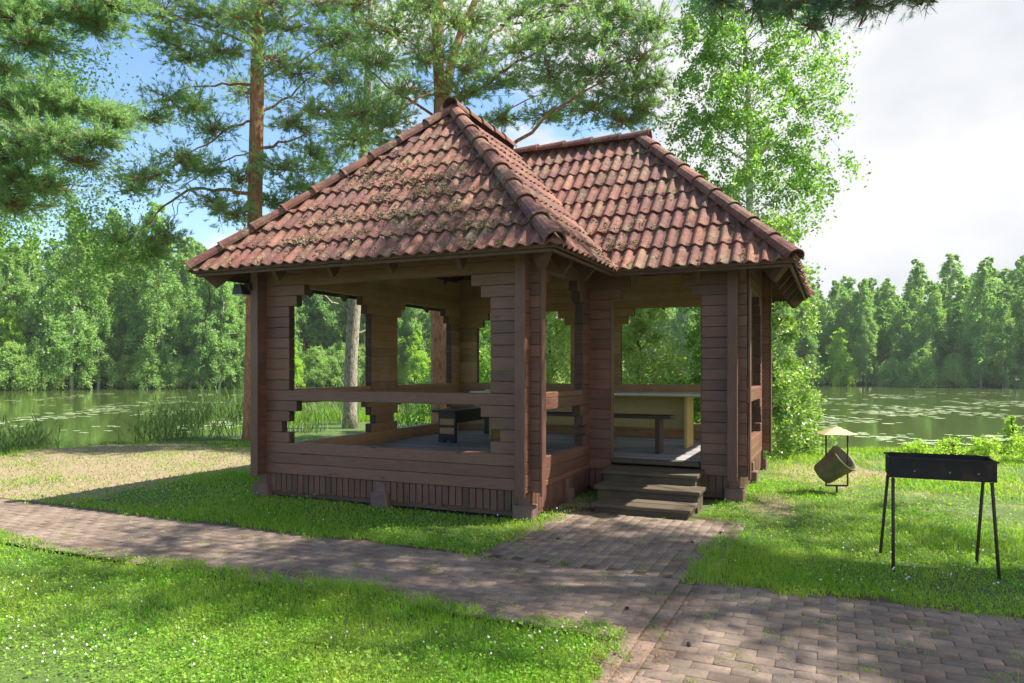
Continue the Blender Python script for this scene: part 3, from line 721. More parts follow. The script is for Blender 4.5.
# ------------------------------------------------------------------ litter bin
cb = at(838, 492)
bn = tag(empty('litter_bin', (3.06, 3.20, 0), R(20)), 'tilted steel litter bucket hung between two posts under a small pitched cap', 'litter bin')
for s in (-1, 1):
    mb = MB(); mb.tube([(s * .135, 0, .10), (s * .135, 0, .76)], .011, 8); mb.build('post', M['rusty_steel'], bn, smooth=True)
mb = MB(); mb.tube([(-.135, 0, .105), (.135, 0, .105)], .012, 8); mb.build('crossbar', M['rusty_steel'], bn)
mb = MB(); mb.tube([(.0, 0, -.05), (.0, 0, .10)], .014, 8); mb.build('stand', M['rusty_steel'], bn)
mb = MB(); n = 28; prof = [(0, -.20), (.118, -.20), (.124, -.19), (.150, .05), (.157, .055), (.160, .10), (.166, .10), (.169, .115), (.165, .125), (.156, .12), (.150, .10), (.140, .04), (.112, -.18), (0, -.185)]
b0 = len(mb.v)
for r, z in prof:
    for k in range(n): a = 2 * math.pi * k / n; mb.v.append((r * math.cos(a), r * math.sin(a), z))
for i in range(len(prof) - 1):
    for k in range(n): mb.f.append((i * n + k, i * n + (k + 1) % n, (i + 1) * n + (k + 1) % n, (i + 1) * n + k)); mb.m.append(0)
bk = mb.build('bucket', M['can_steel'], bn, smooth=True); bk.scale = (1.17,) * 3; bk.location = (-.01, 0, .38); bk.rotation_euler = (R(28), R(42), 0)
mb = MB(); a_, hgt, zc = .215, .10, .77
pts = [(-a_, -.15, zc), (a_, -.15, zc), (a_, .15, zc), (-a_, .15, zc), (0, 0, zc + hgt)]
low = [(x, y, z - .006) for x, y, z in pts]
mb.add(pts + low, [(0, 1, 4), (1, 2, 4), (2, 3, 4), (3, 0, 4), (6, 5, 9), (7, 6, 9), (8, 7, 9), (5, 8, 9), (0, 5, 6, 1), (1, 6, 7, 2), (2, 7, 8, 3), (3, 8, 5, 0)])
mb.build('cap', M['cap_steel'], bn)

# ------------------------------------------------------------------ trees: generators
def poly_interp(pts, n):
    P_ = np.array(pts, float); d = np.concatenate([[0], np.cumsum(np.linalg.norm(np.diff(P_, axis=0), axis=1))]); t = np.linspace(0, d[-1], n)
    return np.stack([np.interp(t, d, P_[:, k]) for k in range(3)], 1)
class Pine:
    """pine built from a trunk polyline, main branch polylines and needle masses held on radiating twigs"""
    def __init__(s, seed): s.r = np.random.RandomState(seed); s.wood = MB(); s.C = []; s.D = []
    def branch(s, pts, r0, r1=.008, n=6, foliage=0, spread=.25):
        q = poly_interp(pts, max(4, len(pts) * 3)); q[1:-1] += s.r.normal(size=q[1:-1].shape) * .025
        s.wood.tube(q, list(np.linspace(r0, r1, len(q))), n)
        if foliage:
            p = poly_interp(q, 60)[20:]; k = s.r.randint(0, len(p), foliage)
            c = p[k] + s.r.normal(size=(foliage, 3)) * spread; s.C.append(c); d = c - p[k]; s.D.append(d / (np.linalg.norm(d, axis=1, keepdims=True) + 1e-6))
    def mass(s, c, rad, n, twigs=10, per=None):
        """c centre, rad (rx,ry,rz); needle tufts sit along short twigs"""
        c = np.array(c); rad = np.array(rad)
        twigs = int(twigs * 1.5)
        for k in range(twigs):
            d = unit(1, s.r)[0]; d[2] = d[2] * .6 + .25; e = c + d * rad * s.r.uniform(.75, 1.15); m = (c + e) / 2 + s.r.normal(size=3) * .06
            s.wood.tube([c, m, e], [.014, .010, .004], 4, cap=False)
            for b in range(4):
                t = s.r.uniform(.25, 1.0); p = c + (e - c) * t; dd = (e - c) * .5 + s.r.normal(size=3) * rad * .75; e2 = p + dd * .8
                s.wood.tube([p, e2], [.006, .003], 3, cap=False)
                kk = int(n * 1.2 / twigs / 4); tt = s.r.uniform(.15, 1.05, kk)[:, None]; q = p + (e2 - p) * tt + s.r.normal(size=(kk, 3)) * .028
                s.C.append(q); du = dd / (np.linalg.norm(dd) + 1e-6); w_ = du + s.r.normal(size=(kk, 3)) * .35 + np.array([0, 0, .25]); s.D.append(w_ / np.linalg.norm(w_, axis=1, keepdims=True))
    def build(s, name, loc, label, cat, barkm, needlem, ln=.088, wd=.012, k=14, group=None):
        loc = Vector(loc); e = tag(empty(name, loc), label, cat, group)
        s.wood.v = [tuple(Vector(v) - loc) for v in s.wood.v]; s.wood.build('trunk', barkm, e, smooth=True, fix=False)
        C = np.concatenate(s.C) - np.array(loc); D = np.concatenate(s.D); v, f = needles(C, D, k, ln, wd, s.r)
        link('crown', np_mesh('crown', v, f, needlem), e); return e

def V3(px, py, d): return np.array(atd(px, py, d))
# pine A: tall pine left of the gazebo
D0 = 16.4
pa = Pine(11); base = np.array(at(252, 440)); 
pa.wood.tube([base - [0, 0, .2], base + [0, 0, .4], V3(254, 300, D0), V3(255, 200, D0), V3(257, 100, D0), V3(258, 0, D0), V3(262, -130, D0), V3(258, -260, D0), V3(262, -380, D0)], [.25, .19, .17, .16, .15, .135, .11, .07, .03], 14)
for pts, r0 in [([(255, 195, 0), (225, 189, .3), (190, 190, .6), (165, 205, .8), (145, 225, .9), (120, 245, 1)], .05),
                ([(256, 120, 0), (225, 130, -.5), (195, 150, -.9), (165, 170, -1.2), (148, 172, -1.3)], .032),
                ([(256, 85, 0), (220, 85, .5), (185, 90, 1), (165, 100, 1.2)], .035), ([(257, 45, 0), (225, 35, -.4), (195, 25, -.8), (160, 8, -1)], .035),
                ([(257, 115, 0), (285, 100, .3), (310, 78, .6), (330, 50, 1)], .035), ([(256, 150, 0), (280, 143, -.4), (300, 140, -.8), (318, 120, -1.1)], .04),
                ([(257, 80, 0), (290, 65, -.3), (330, 45, -.6)], .03), ([(257, 40, 0), (280, 25, .4), (310, 0, .8)], .03),
                ([(256, 165, 0), (245, 180, -.3), (238, 195, -.5), (240, 205, -.6)], .02), ([(256, 110, 0), (250, 100, 1.2), (242, 90, 2.2)], .04), ([(256, 60, 0), (262, 52, -1.2), (272, 44, -2.2)], .04),
                ([(256, 150, 0), (210, 165, .2), (175, 195, .4), (150, 180, .3)], .018), ([(190, 190, .6), (180, 205, .5), (162, 235, .4)], .012), ([(175, 197, .7), (172, 215, .8), (150, 250, .9)], .01)]:
    pa.branch([V3(x, y, D0 + d) for x, y, d in pts], r0, .007)
for (x, y, d, rx, rz, n) in [(125, 240, .9, 22, 16, 420), (150, 255, .8, 24, 18, 480), (168, 240, .5, 16, 14, 260), (112, 262, 1.2, 18, 12, 240),
        (150, 178, -1.2, 26, 14, 360), (178, 160, -1, 22, 14, 330), (205, 172, .3, 18, 14, 300), (132, 190, .4, 18, 10, 220), (215, 205, .4, 18, 14, 280), (235, 215, -.5, 14, 14, 240), (240, 180, .6, 14, 16, 200),
        (170, 100, 1.2, 22, 14, 330), (195, 108, .7, 22, 16, 360), (150, 120, 1.4, 22, 14, 330), (215, 130, -.6, 18, 14, 260), (190, 60, 1, 26, 16, 420), (165, 40, .4, 26, 16, 420), (220, 50, -.6, 22, 16, 330), (165, 10, -1, 30, 16, 440), (205, 15, -.7, 28, 16, 420), (240, 20, .9, 22, 16, 330),
        (330, 45, .9, 26, 16, 330), (300, 75, .5, 24, 16, 330), (318, 115, -1, 26, 14, 380), (290, 125, -.5, 20, 14, 280), (285, 170, -.3, 24, 16, 360), (310, 190, .4, 24, 12, 320), (275, 205, .6, 18, 12, 240), (310, 155, .6, 24, 12, 260), (290, 30, -.5, 24, 14, 330), (315, 5, .7, 26, 16, 360), (270, 60, -2, 20, 16, 260), (242, 92, 2.2, 22, 16, 240),
        (250, 20, -1.2, 24, 14, 260), (268, 5, -1.2, 20, 14, 220),
        (230, -40, .5, 60, 30, 800), (300, -50, -.5, 60, 30, 800), (250, -120, 0, 70, 40, 900), (260, -220, 0, 70, 50, 900), (258, -320, 0, 50, 50, 700)]:
    pa.mass(V3(x, y, D0 + d), (rx * D0 / F, rx * D0 / F, rz * D0 / F), n * 1.0, 12)
pa.build('pine_tree', base, 'tall pine with a straight orange trunk rising behind the left corner of the gazebo', 'pine tree', M['orange_bark'], M['pine_needles'])
# pine B: behind the gazebo, trunk forking above the roof
D1 = 16.0; pb = Pine(12); base = np.array(at(440, 442))
pb.wood.tube([base - [0, 0, .2], base + [0, 0, .5], V3(439, 300, D1), V3(440, 180, D1), V3(441, 100, D1)], [.27, .20, .18, .17, .16], 14)
pb.wood.tube([V3(441, 103, D1), V3(437, 40, D1), V3(440, -40, D1), V3(436, -160, D1), V3(440, -300, D1)], [.14, .12, .10, .07, .03], 12)
pb.wood.tube([V3(443, 106, D1), V3(452, 60, D1 + .3), V3(462, 30, D1 + .5), V3(480, -10, D1 + .8), V3(500, -120, D1 + 1), V3(505, -240, D1 + 1)], [.12, .10, .085, .07, .05, .02], 12)
for pts, r0 in [([(452, 60, .3), (480, 45, .6), (505, 25, 1), (525, -10, 1.3)], .05), ([(445, 110, .1), (470, 95, -.3), (500, 75, -.6), (540, 50, -.9), (575, 20, -1)], .05),
                ([(460, 190, 0), (520, 140, -.5), (560, 105, -.9), (600, 82, -1.3), (640, 55, -1.6)], .055), ([(448, 150, 0), (500, 115, .6), (535, 95, 1.1), (560, 92, 1.4)], .035),
                ([(440, 120, 0), (400, 95, .3), (370, 70, .6), (345, 35, .9)], .035), ([(440, 90, 0), (415, 100, -.5), (385, 125, -.9), (360, 140, -1.2)], .03),
                ([(440, 60, 0), (415, 45, -.5), (385, 30, -.9), (350, 20, -1.2)], .03), ([(440, 150, 0), (400, 150, .8), (370, 130, 1.2)], .028),
                ([(500, 25, 1), (540, 20, .6), (580, 5, .4)], .025), ([(600, 82, -1.3), (615, 95, -1.2), (640, 100, -1.1)], .02), ([(575, 20, -1), (610, 10, -1.1), (650, 10, -1.3)], .02)]:
    pb.branch([V3(x, y, D1 + d) for x, y, d in pts], r0, .008)
for (x, y, d, rx, rz, n) in [(350, 35, .9, 26, 18, 420), (375, 65, .6, 26, 18, 400), (360, 115, -1, 26, 18, 420), (390, 125, -.9, 22, 16, 330), (345, 80, .2, 22, 16, 330), (410, 90, .2, 20, 16, 280), (355, 140, 1, 24, 12, 300), (395, 145, .8, 24, 10, 280),
        (395, 30, -.9, 26, 16, 380), (360, 5, -1, 28, 16, 400), (415, 10, .4, 22, 16, 330), (420, 60, -.6, 16, 16, 220), (460, 95, -.4, 20, 14, 280), (480, 60, .5, 22, 18, 330), (470, 20, .6, 22, 16, 330),
        (505, 85, -.6, 24, 16, 380), (520, 50, -.6, 28, 18, 440), (520, 15, 1, 28, 16, 420), (550, 75, -.9, 26, 16, 400), (560, 40, -1, 28, 18, 440), (560, 5, .4, 28, 16, 420), (545, 115, .5, 26, 12, 300), (500, 120, .4, 18, 10, 180),
        (590, 110, -.6, 28, 14, 400), (600, 75, -1.2, 28, 18, 440), (600, 40, -1.1, 28, 18, 440), (600, 5, -1, 28, 16, 420), (630, 95, -1.2, 24, 18, 380), (640, 60, -1.5, 24, 18, 400), (645, 110, -.9, 14, 14, 240), (650, 30, -1.3, 18, 14, 300), (625, 15, -1.2, 22, 14, 330), (655, 85, -1.4, 12, 14, 200), (620, 122, -.5, 20, 10, 240), (565, 92, 1.3, 22, 14, 260),
        (436, 55, -1.1, 24, 16, 260), (450, 25, -1.2, 24, 16, 280), (430, 5, -1.1, 26, 14, 280), (462, 70, -1.0, 18, 12, 160),
        (430, -50, 0, 90, 40, 1000), (540, -50, 0, 80, 40, 1000), (440, -150, 0, 90, 50, 1000), (520, -160, .5, 80, 50, 1000), (440, -260, 0, 60, 50, 800)]:
    pb.mass(V3(x, y, D1 + d), (rx * D1 / F, rx * D1 / F, rz * D1 / F), n, 12)
pb.build('pine_tree', base, 'broad pine behind the gazebo whose trunk forks just above the roof peak', 'pine tree', M['orange_bark'], M['pine_needles'])
# pine C: pale sunlit trunk seen through the left window
D2 = 19.7; pc = Pine(13); base = np.array(at(350, 428))
pc.wood.tube([base - [0, 0, .2], base + [0, 0, .4], V3(351, 360, D2), V3(355, 300, D2), V3(360, 200, D2), V3(366, 120, D2), V3(370, 30, D2), V3(372, -100, D2)], [.24, .19, .175, .17, .14, .11, .08, .03], 12)
pc.branch([V3(352, 318, D2), V3(335, 303, D2 - .2), V3(315, 292, D2 - .4), V3(290, 285, D2 - .5)], .04, .012)
pc.branch([V3(352, 345, D2), V3(357, 336, D2), V3(366, 330, D2 + .1)], .045, .025)
for (x, y, d, rx, rz, n) in [(366, 120, 0, 30, 20, 350), (385, 100, .5, 28, 18, 330), (345, 145, -.4, 30, 16, 350), (380, 60, 0, 30, 20, 350), (350, 60, .5, 30, 20, 300), (330, 170, .3, 24, 14, 260), (365, 0, 0, 50, 30, 500)]:
    pc.mass(V3(x, y, D2 + d), (rx * D2 / F, rx * D2 / F, rz * D2 / F), n, 10)
pc.build('pine_tree', base, 'slender pine with a pale grey sunlit trunk, seen through the wide front window', 'pine tree', M['grey_bark'], M['pine_needles'])
# pine at the left edge of the picture, only a bough reaches in
D3 = 10.5; pe = Pine(14); base = np.array([*at(-150, 520)[:2], 0.0]); base = np.array([base[0], base[1], 0]); tp = V3(-150, 100, D3); base[:2] = tp[:2]
pe.wood.tube([base - [0, 0, .2], base + [0, 0, .4], tp, V3(-150, -100, D3), V3(-150, -300, D3)], [.26, .2, .17, .13, .05], 12)
for pts, r0 in [([(-150, 120, 0), (-60, 118, 0), (0, 128, 0), (35, 135, 0), (62, 128, .1), (80, 122, .2)], .05), ([(-150, 180, 0), (-60, 190, .3), (0, 195, .5), (40, 190, .5)], .04), ([(-150, 40, 0), (-60, 30, 0), (10, 20, 0), (70, 10, .2)], .05)]:
    pe.branch([V3(x, y, D3 + d) for x, y, d in pts], r0, .008)
for (x, y, d, rx, rz, n) in [(20, 110, 0, 28, 16, 420), (55, 105, .2, 28, 14, 420), (90, 112, .3, 26, 14, 400), (115, 122, .3, 18, 10, 220), (95, 140, 0, 22, 12, 300), (60, 140, -.2, 26, 14, 360), (20, 150, 0, 26, 14, 360), (75, 160, .1, 20, 8, 150),
        (15, 180, .5, 26, 14, 380), (45, 188, .5, 24, 12, 300), (10, 205, .5, 26, 12, 300), (-30, 160, 0, 36, 30, 600), (-40, 100, 0, 36, 30, 600),
        (20, 20, 0, 34, 16, 520), (60, 12, .2, 34, 16, 520), (95, 22, .3, 28, 12, 350), (30, 45, 0, 26, 10, 280), (110, 5, .3, 28, 12, 350), (-30, 20, 0, 40, 30, 600), (0, 70, .5, 16, 10, 120)]:
    pe.mass(V3(x, y, D3 + d), (rx * D3 / F, rx * D3 / F, rz * D3 / F), n * 1.1, 12)
pe.build('pine_tree', base, 'pine whose bright green bough reaches in from the left edge of the photo', 'pine tree', M['pine_bark'], M['pine_needles'], .085, .009, 14)
# pine to the right, outside the frame; one bough hangs in at the top and its crown throws the dappled shade on the path
pf = Pine(15); base = np.array([8.9, 1.9, 0.])
pf.wood.tube([base - [0, 0, .2], base + [0, 0, .4], base + [-.1, 0, 4], base + [0, .1, 8], base + [.1, 0, 13]], [.3, .24, .2, .15, .05], 12)
D4 = 6.6
pf.branch([base + [-.1, 0, 5.4], V3(1080, -60, 6.6), V3(940, -28, D4), V3(880, -10, D4), V3(820, 0, D4), V3(760, 5, D4)], .05, .006)
pf.branch([V3(900, -20, D4), V3(850, -25, D4 + .2), V3(790, -20, D4 + .3), V3(720, -12, D4 + .4)], .02, .005)
hang = []
for (x, y, rx, rz, n) in [(720, 0, 16, 9, 100), (755, 6, 18, 12, 130), (790, 8, 20, 12, 140), (812, 26, 9, 9, 60), (835, 6, 20, 12, 150), (868, 4, 20, 12, 140), (905, -4, 20, 12, 130), (925, -2, 10, 8, 60), (850, -30, 60, 16, 300), (960, -50, 60, 20, 300), (740, -22, 30, 12, 130)]:
    pf.mass(V3(x, y, D4 + .1), (rx * D4 / F, rx * D4 / F, rz * D4 / F), n * .7, 7)
rr = np.random.RandomState(5)
def shade_masses(pine, target, n, seed):
    """needle masses of the crown, each held on its own bough from the trunk"""
pf_c = []
for k in range(114):
    z = rr.uniform(5.8, 10.0); gx = rr.uniform(-3.2, 5.2); gy = rr.uniform(-2.9, -.4) if gx < 2.4 else rr.uniform(-3.2, -.9)
    if rr.uniform() < .16: gx, gy = rr.uniform(-.5, 5), rr.uniform(-.4, 2.6)
    if gx < -1.2 and rr.uniform() < .45: continue
    if k > 104: gx, gy = rr.uniform(-3.0, 1.6), rr.uniform(-3.7, -2.9)
    c = np.array([gx + .64 * z, gy + .345 * z, z])
    # keep clear of the picture
    dx, dy = c[0] - CAM[0], c[1] - CAM[1]; Xc = dx * math.cos(TH) + dy * math.sin(TH); Zc = -dx * math.sin(TH) + dy * math.cos(TH)
    if Zc > .3 and -700 < PX0 + F * Xc / Zc < 1110 and PYH - F * (z - CAM[2]) / Zc > -70: continue
    pf_c.append(c)
for c in pf_c:
    s0 = base + [0, 0, max(4.5, c[2] - rr.uniform(.3, 1.2))]; pf.branch([s0, (s0 + c) / 2 + [0, 0, .25], c], .035, .01, 5)
    pf.mass(c, (.62, .62, .3), 170, 9)
pf.build('pine_tree', base, 'pine whose blue-green bough hangs in at the top of the photo', 'pine tree', M['pine_bark'], M['blue_needles'], .085, .006, 16)

# leafy trees -----------------------------------------------------------
def leafy(seed, H, crown0, prof, nbr, per, size, droop=.3, tr=.12, spread=.28, rise=.35, lean=0, wood_n=8, clump=1.0):
    """returns trunk MB and (V,F) of leaves; prof(t) crown radius at relative height"""
    r = np.random.RandomState(seed); mb = MB(); tp = [(0, 0, -.2)] + [(r.normal() * .03 * H / 8 * k + lean * k / 6, r.normal() * .03 * H / 8 * k, H * k / 6) for k in range(1, 7)]
    mb.tube(tp, list(np.linspace(tr, .015, 7)), wood_n); TP = poly_interp(tp, 50); C = []
    for b in range(nbr):
        t = crown0 + (1 - crown0) * ((b + r.uniform()) / nbr); p = TP[min(49, int(t * 49))]; tt = (t - crown0) / (1 - crown0)
        L_ = prof(tt) * r.uniform(.65, 1.1); a = r.uniform(0, 2 * math.pi); d = np.array([math.cos(a), math.sin(a), 0])
        q = [p, p + d * L_ * .35 + [0, 0, rise * L_ * .45], p + d * L_ * .7 + [0, 0, rise * L_ * .6], p + d * L_ + [0, 0, rise * L_ * .55 - droop * L_]]
        mb.tube(q, [max(.009, tr * .22 * (1 - tt * .7)), .008 + tr * .015, .005, .002], 4, cap=False)
        Q = poly_interp(q, 30)[7:]; n = int(per * (.35 + L_ / (prof(.3) + .01)))
        # sub twigs
        for k in range(max(3, int(5 * clump))):
            s = Q[r.randint(len(Q))]; e = s + r.normal(size=3) * spread * L_ * .6 + [0, 0, -droop * L_ * .4]
            m = max(1, n // max(3, int(5 * clump))); u = r.uniform(0, 1, m)[:, None]
            C.append(s + (e - s) * u + r.normal(size=(m, 3)) * spread * .28 * L_ * (.5 + .5 * u) ** 1)
    C = np.concatenate(C); V_, F_ = leaves(C, size, r); return mb, V_, F_
def leafy_tree(name, seed, loc, barkm, leafm, label, cat, group=None, rz=0, **kw):
    mb, V_, F_ = leafy(seed, **kw); e = tag(empty(name, loc, rz), label, cat, group)
    mb.build('trunk', barkm, e, smooth=True, fix=False); link('crown', np_mesh('crown', V_, F_, leafm), e); return e
def pz(px, py, d):
    p = atd(px, py, d); return (p.x, p.y, float(ground_z(p.x, p.y)))
# birch right of the gazebo
leafy_tree('birch_tree', 21, pz(745, 440, 16.4), M['birch_bark'], M['birch_leaf'], 'tall slim birch behind the right end of the gazebo roof', 'birch tree',
           H=14.5, crown0=.26, prof=lambda t: 1.7 * (1 - .32 * t) * (.75 + .5 * math.sin(min(1, t * 3) * 1.57)), nbr=175, per=310, size=.082, droop=.45, tr=.11, spread=.25, rise=.6)
leafy_tree('shrub', 22, pz(770, 440, 13.6), M['twig'], M['shrub_leaf'], 'glossy pale leaved shrub against the right wall of the gazebo', 'shrub',
           H=4.3, crown0=.02, prof=lambda t: .92 * (1 - .35 * t), nbr=75, per=300, size=.062, droop=.35, tr=.05, spread=.4, rise=.5)
leafy_tree('shrub', 23, pz(806, 440, 14.0), M['twig'], M['shrub_leaf'], 'low loose shrub at the water edge behind the litter bin', 'shrub',
           H=1.0, crown0=.02, prof=lambda t: .62 * (1 - .5 * t), nbr=32, per=90, size=.06, droop=.2, tr=.03, spread=.45, rise=.7)
leafy_tree('shrub', 24, pz(640, 440, 16.5), M['twig'], M['pink_leaf'], 'rounded shrub with pinkish tips seen through the entrance above the table', 'shrub',
           H=2.9, crown0=.02, prof=lambda t: 1.5 * (1 - .5 * t), nbr=70, per=260, size=.07, droop=.2, tr=.05, spread=.4, rise=.6)
leafy_tree('shrub', 25, pz(550, 440, 17.0), M['twig'], M['pink_leaf'], 'pink tipped shrub behind the gazebo, seen through its narrow side window', 'shrub',
           H=3.1, crown0=.02, prof=lambda t: 1.5 * (1 - .5 * t), nbr=60, per=240, size=.07, droop=.2, tr=.05, spread=.4, rise=.6)
leafy_tree('maple_tree', 26, pz(712, 440, 15.2), M['twig'], M['birch_leaf'], 'dark green young tree crowding the right half of the entrance view', 'tree',
           H=5.0, crown0=.08, prof=lambda t: 1.15 * (1 - .5 * t), nbr=70, per=260, size=.085, droop=.3, tr=.07, spread=.4, rise=.5)
leafy_tree('shrub', 27, pz(470, 440, 18.5), M['twig'], M['birch_leaf'], 'mid green shrub filling the far left window of the gazebo back wall', 'shrub',
           H=3.6, crown0=.02, prof=lambda t: 1.6 * (1 - .5 * t), nbr=60, per=220, size=.08, droop=.2, tr=.05, spread=.4, rise=.6)
# bluish birch boughs at the upper left, hanging in front of the sky
leafy_tree('birch_tree', 28, pz(20, 440, 24.0), M['birch_bark'], M['birch_leaf'], 'birch standing on the shore at the far left behind the pine bough', 'birch tree',
           H=14.0, crown0=.2, prof=lambda t: 3.4 * (1 - .5 * t) * (.75 + .5 * math.sin(min(1, t * 3) * 1.57)), nbr=90, per=240, size=.10, droop=.5, tr=.14, spread=.33, rise=.5) if False else None
leafy_tree('birch_tree', 29, (*[float(x) for x in atd(-70, 300, 15.0)[:2]], 0.0), M['birch_bark'], M['birch_leaf'], 'birch whose dark leafy twigs hang at the upper left behind the pine bough', 'birch tree',
           H=11.5, crown0=.38, prof=lambda t: 4.2 * (1 - .45 * t), nbr=110, per=520, size=.075, droop=.55, tr=.14, spread=.3, rise=.45)
# yellow green brush at the right bank
for k, (px, py, d, hh, w_, lab) in enumerate([(915, 455, 13.2, .22, .42, 'yellow green brush on the bank behind the grill, the leftmost clump'), (955, 455, 13.0, .26, .45, 'yellow green brush on the bank directly behind the grill, with orange tips'), (990, 455, 12.8, .30, .42, 'taller green brush on the bank at the right edge of the photo'), (1030, 455, 12.5, .45, .45, 'leggy brush cut by the right edge of the photo'), (1012, 440, 13.8, .7, .22, 'thin upright bush above the brush near the right edge')]):
    leafy_tree('brush', 40 + k, pz(px, py, d), M['twig'], M['far_lime'], lab, 'bush', 'low brush on the right bank', H=hh, crown0=.02, prof=lambda t, w_=w_: w_ * (1 - .35 * t), nbr=30, per=80, size=.04, droop=.1, tr=.012, spread=.4, rise=.45)

# far shore trees -------------------------------------------------------
def proto(fn_kw, barkm, leafm, seed):
    mb, V_, F_ = leafy(seed, **fn_kw)
    t = mb.build('trunk', barkm, smooth=True, fix=False); c = link('crown', np_mesh('crown', V_, F_, leafm)); a, b = t.data, c.data
    bpy.data.objects.remove(t); bpy.data.objects.remove(c); return a, b
KB = dict(H=14, crown0=.08, clump=2.2, prof=lambda t: 2.3 * (1 - t) ** .42 * (.6 + .5 * min(1, 3 * t + .3)), nbr=120, per=300, size=.18, droop=.5, tr=.16, spread=.32, rise=.7, wood_n=6)
KS = dict(H=13, crown0=.06, clump=1.8, prof=lambda t: 2.4 * (1 - t) + .12, nbr=130, per=240, size=.18, droop=.25, tr=.15, spread=.25, rise=-.05, wood_n=6)
KP = dict(H=14, crown0=.36, clump=1.6, prof=lambda t: 2.5 * (1 - t) ** .5 + .2, nbr=70, per=260, size=.21, droop=.02, tr=.17, spread=.30, rise=.35, wood_n=6)
KW = dict(H=5.0, crown0=.03, clump=2.2, prof=lambda t: 2.7 * (1 - t) ** .45, nbr=100, per=290, size=.16, droop=.25, tr=.08, spread=.38, rise=.5, wood_n=5)
KL = dict(H=7.0, crown0=.04, clump=2.2, prof=lambda t: 1.9 * (1 - t) ** .5, nbr=85, per=280, size=.165, droop=.3, tr=.09, spread=.36, rise=.6, wood_n=5)
kinds = {
 'birch_tree': ([proto(KB, M['birch_bark'], M['far_birch'], s) for s in (61, 62, 63)], 'pale green birch on the far shore', 'birch tree'),
 'spruce_tree': ([proto(KS, M['pine_bark'], M['far_dark'], s) for s in (64, 65)], 'dark spruce on the far shore', 'spruce tree'),
 'pine_tree': ([proto(KP, M['orange_bark'], M['far_dark'], s) for s in (66, 67)], 'tall pine on the far shore', 'pine tree'),
 'willow_shrub': ([proto(KW, M['twig'], M['far_willow'], s) for s in (68, 69)], 'greyish willow at the far waterline', 'shrub'),
 'young_tree': ([proto(KL, M['twig'], M['far_lime'], s) for s in (70, 71)], 'yellow green young tree at the far waterline', 'tree'),
}
fr = np.random.RandomState(99)
def place(kind, a_deg, extra, scale):
    ms, lab, cat = kinds[kind]; t, c = ms[fr.randint(len(ms))]
    r = float(rf(a_deg)) + extra; x = O[0] + r * math.cos(R(a_deg)); y = O[1] + r * math.sin(R(a_deg))
    e = tag(empty(kind, (x, y, float(ground_z(x, y)) - .1), fr.uniform(0, 6.28)), lab, cat, {'birch_tree': 'birches on the far shore', 'spruce_tree': 'spruces on the far shore', 'pine_tree': 'pines on the far shore', 'willow_shrub': 'willows along the far waterline', 'young_tree': 'young trees along the far waterline'}[kind])
    dx, dy = x - CAM[0], y - CAM[1]; px = PX0 + F * (dx * math.cos(TH) + dy * math.sin(TH)) / (dy * math.cos(TH) - dx * math.sin(TH))
    sec = 'far left' if px < 110 else 'left of the gazebo' if px < 255 else 'behind the front window' if px < 500 else 'behind the entrance' if px < 770 else 'beside the near birch' if px < 880 else 'above the bin and grill' if px < 965 else 'right edge'
    if px > 500 and px < 770: sec = 'behind the entrance'
    sec = (' in the front row, ' if extra < 5 else ' in the rear rows, ') + sec
    if kind in ('willow_shrub',) or extra < 1: sec = ', ' + sec.split(', ')[1]
    e['label'] = lab.replace('in the forest ', '').replace('with a bare lower trunk ', '').replace('rounded ', '').replace('bright ', '') + sec; e['group'] = e['group'] + sec.replace(',', '')
    s = scale * (fr.uniform(.80, 1.13) if extra > 1 else fr.uniform(.7, 1.15)) * (1.22 if px < 400 else 1.0); e.scale = (s * fr.uniform(.9, 1.1), s, s * fr.uniform(.92, 1.08)); link('trunk', t, e); link('crown', c, e)
a = 50.0
while a < 163:
    place(['willow_shrub', 'willow_shrub', 'young_tree', 'willow_shrub', 'birch_tree'][fr.randint(5)], a, fr.uniform(-.6, .9), fr.uniform(.6, 1.0) if fr.uniform() < .8 else .6)
    a += fr.uniform(1.3, 2.1)
for row, (ex, sc, stp) in enumerate([(3.0, .78, 1.5), (6.5, .95, 1.5), (11, 1.0, 1.6), (17, 1.08, 2.0)]):
    a = 48.0 + row * .7
    while a < 165:
        p = fr.uniform()
        k = 'birch_tree' if p < .56 else 'spruce_tree' if p < .66 else 'pine_tree' if p < .88 else 'young_tree'
        place(k, a, ex + fr.uniform(-1.5, 1.5), sc * (1.25 if k == 'young_tree' else 1.0)); a += stp * fr.uniform(.75, 1.3)

# ------------------------------------------------------------------ grass, clover, flowers, litter
def scatter(n, r0, r1, seed, fov=56):
    r = np.random.RandomState(seed); rad = r0 * (r1 / r0) ** r.uniform(size=n); a = R(90) + TH + np.radians(r.uniform(-fov, fov, n))
    x = CAM[0] + rad * np.cos(a); y = CAM[1] + rad * np.sin(a); return x, y, rad, r
def lawn_z(x, y):
    u = np.zeros_like(x)
    for (x0, x1, y0, y1) in [(-30, 2.1, -2.93, -1.48), (2.1, 9, -7.5, -1.42), (1.75, 2.1, -7.5, -2.93), (.22, 2.24, -1.6, .9)]:
        d = np.hypot(np.maximum(0, np.maximum(x0 - x, x - x1)), np.maximum(0, np.maximum(y0 - y, y - y1))); u = np.maximum(u, 1 - d / .5)
    return ground_z(x, y) + .024 * np.clip(u, 0, 1)
def keep_lawn(x, y, dens_dry, r):
    dx = x - O[0]; dy = y - O[1]; rr_ = np.hypot(dx, dy); a = np.degrees(np.arctan2(dy, dx))
    ok = (rr_ < rn(a) + .2) & ~in_gazebo(x, y) & ~on_path(x, y)
    d = dryness(x, y) + .35 * (np.sin(x * 2.3 + y) * np.sin(y * 1.9 - x * .7))
    return ok & (r.uniform(size=len(x)) > np.clip(d, 0, 1) * dens_dry)
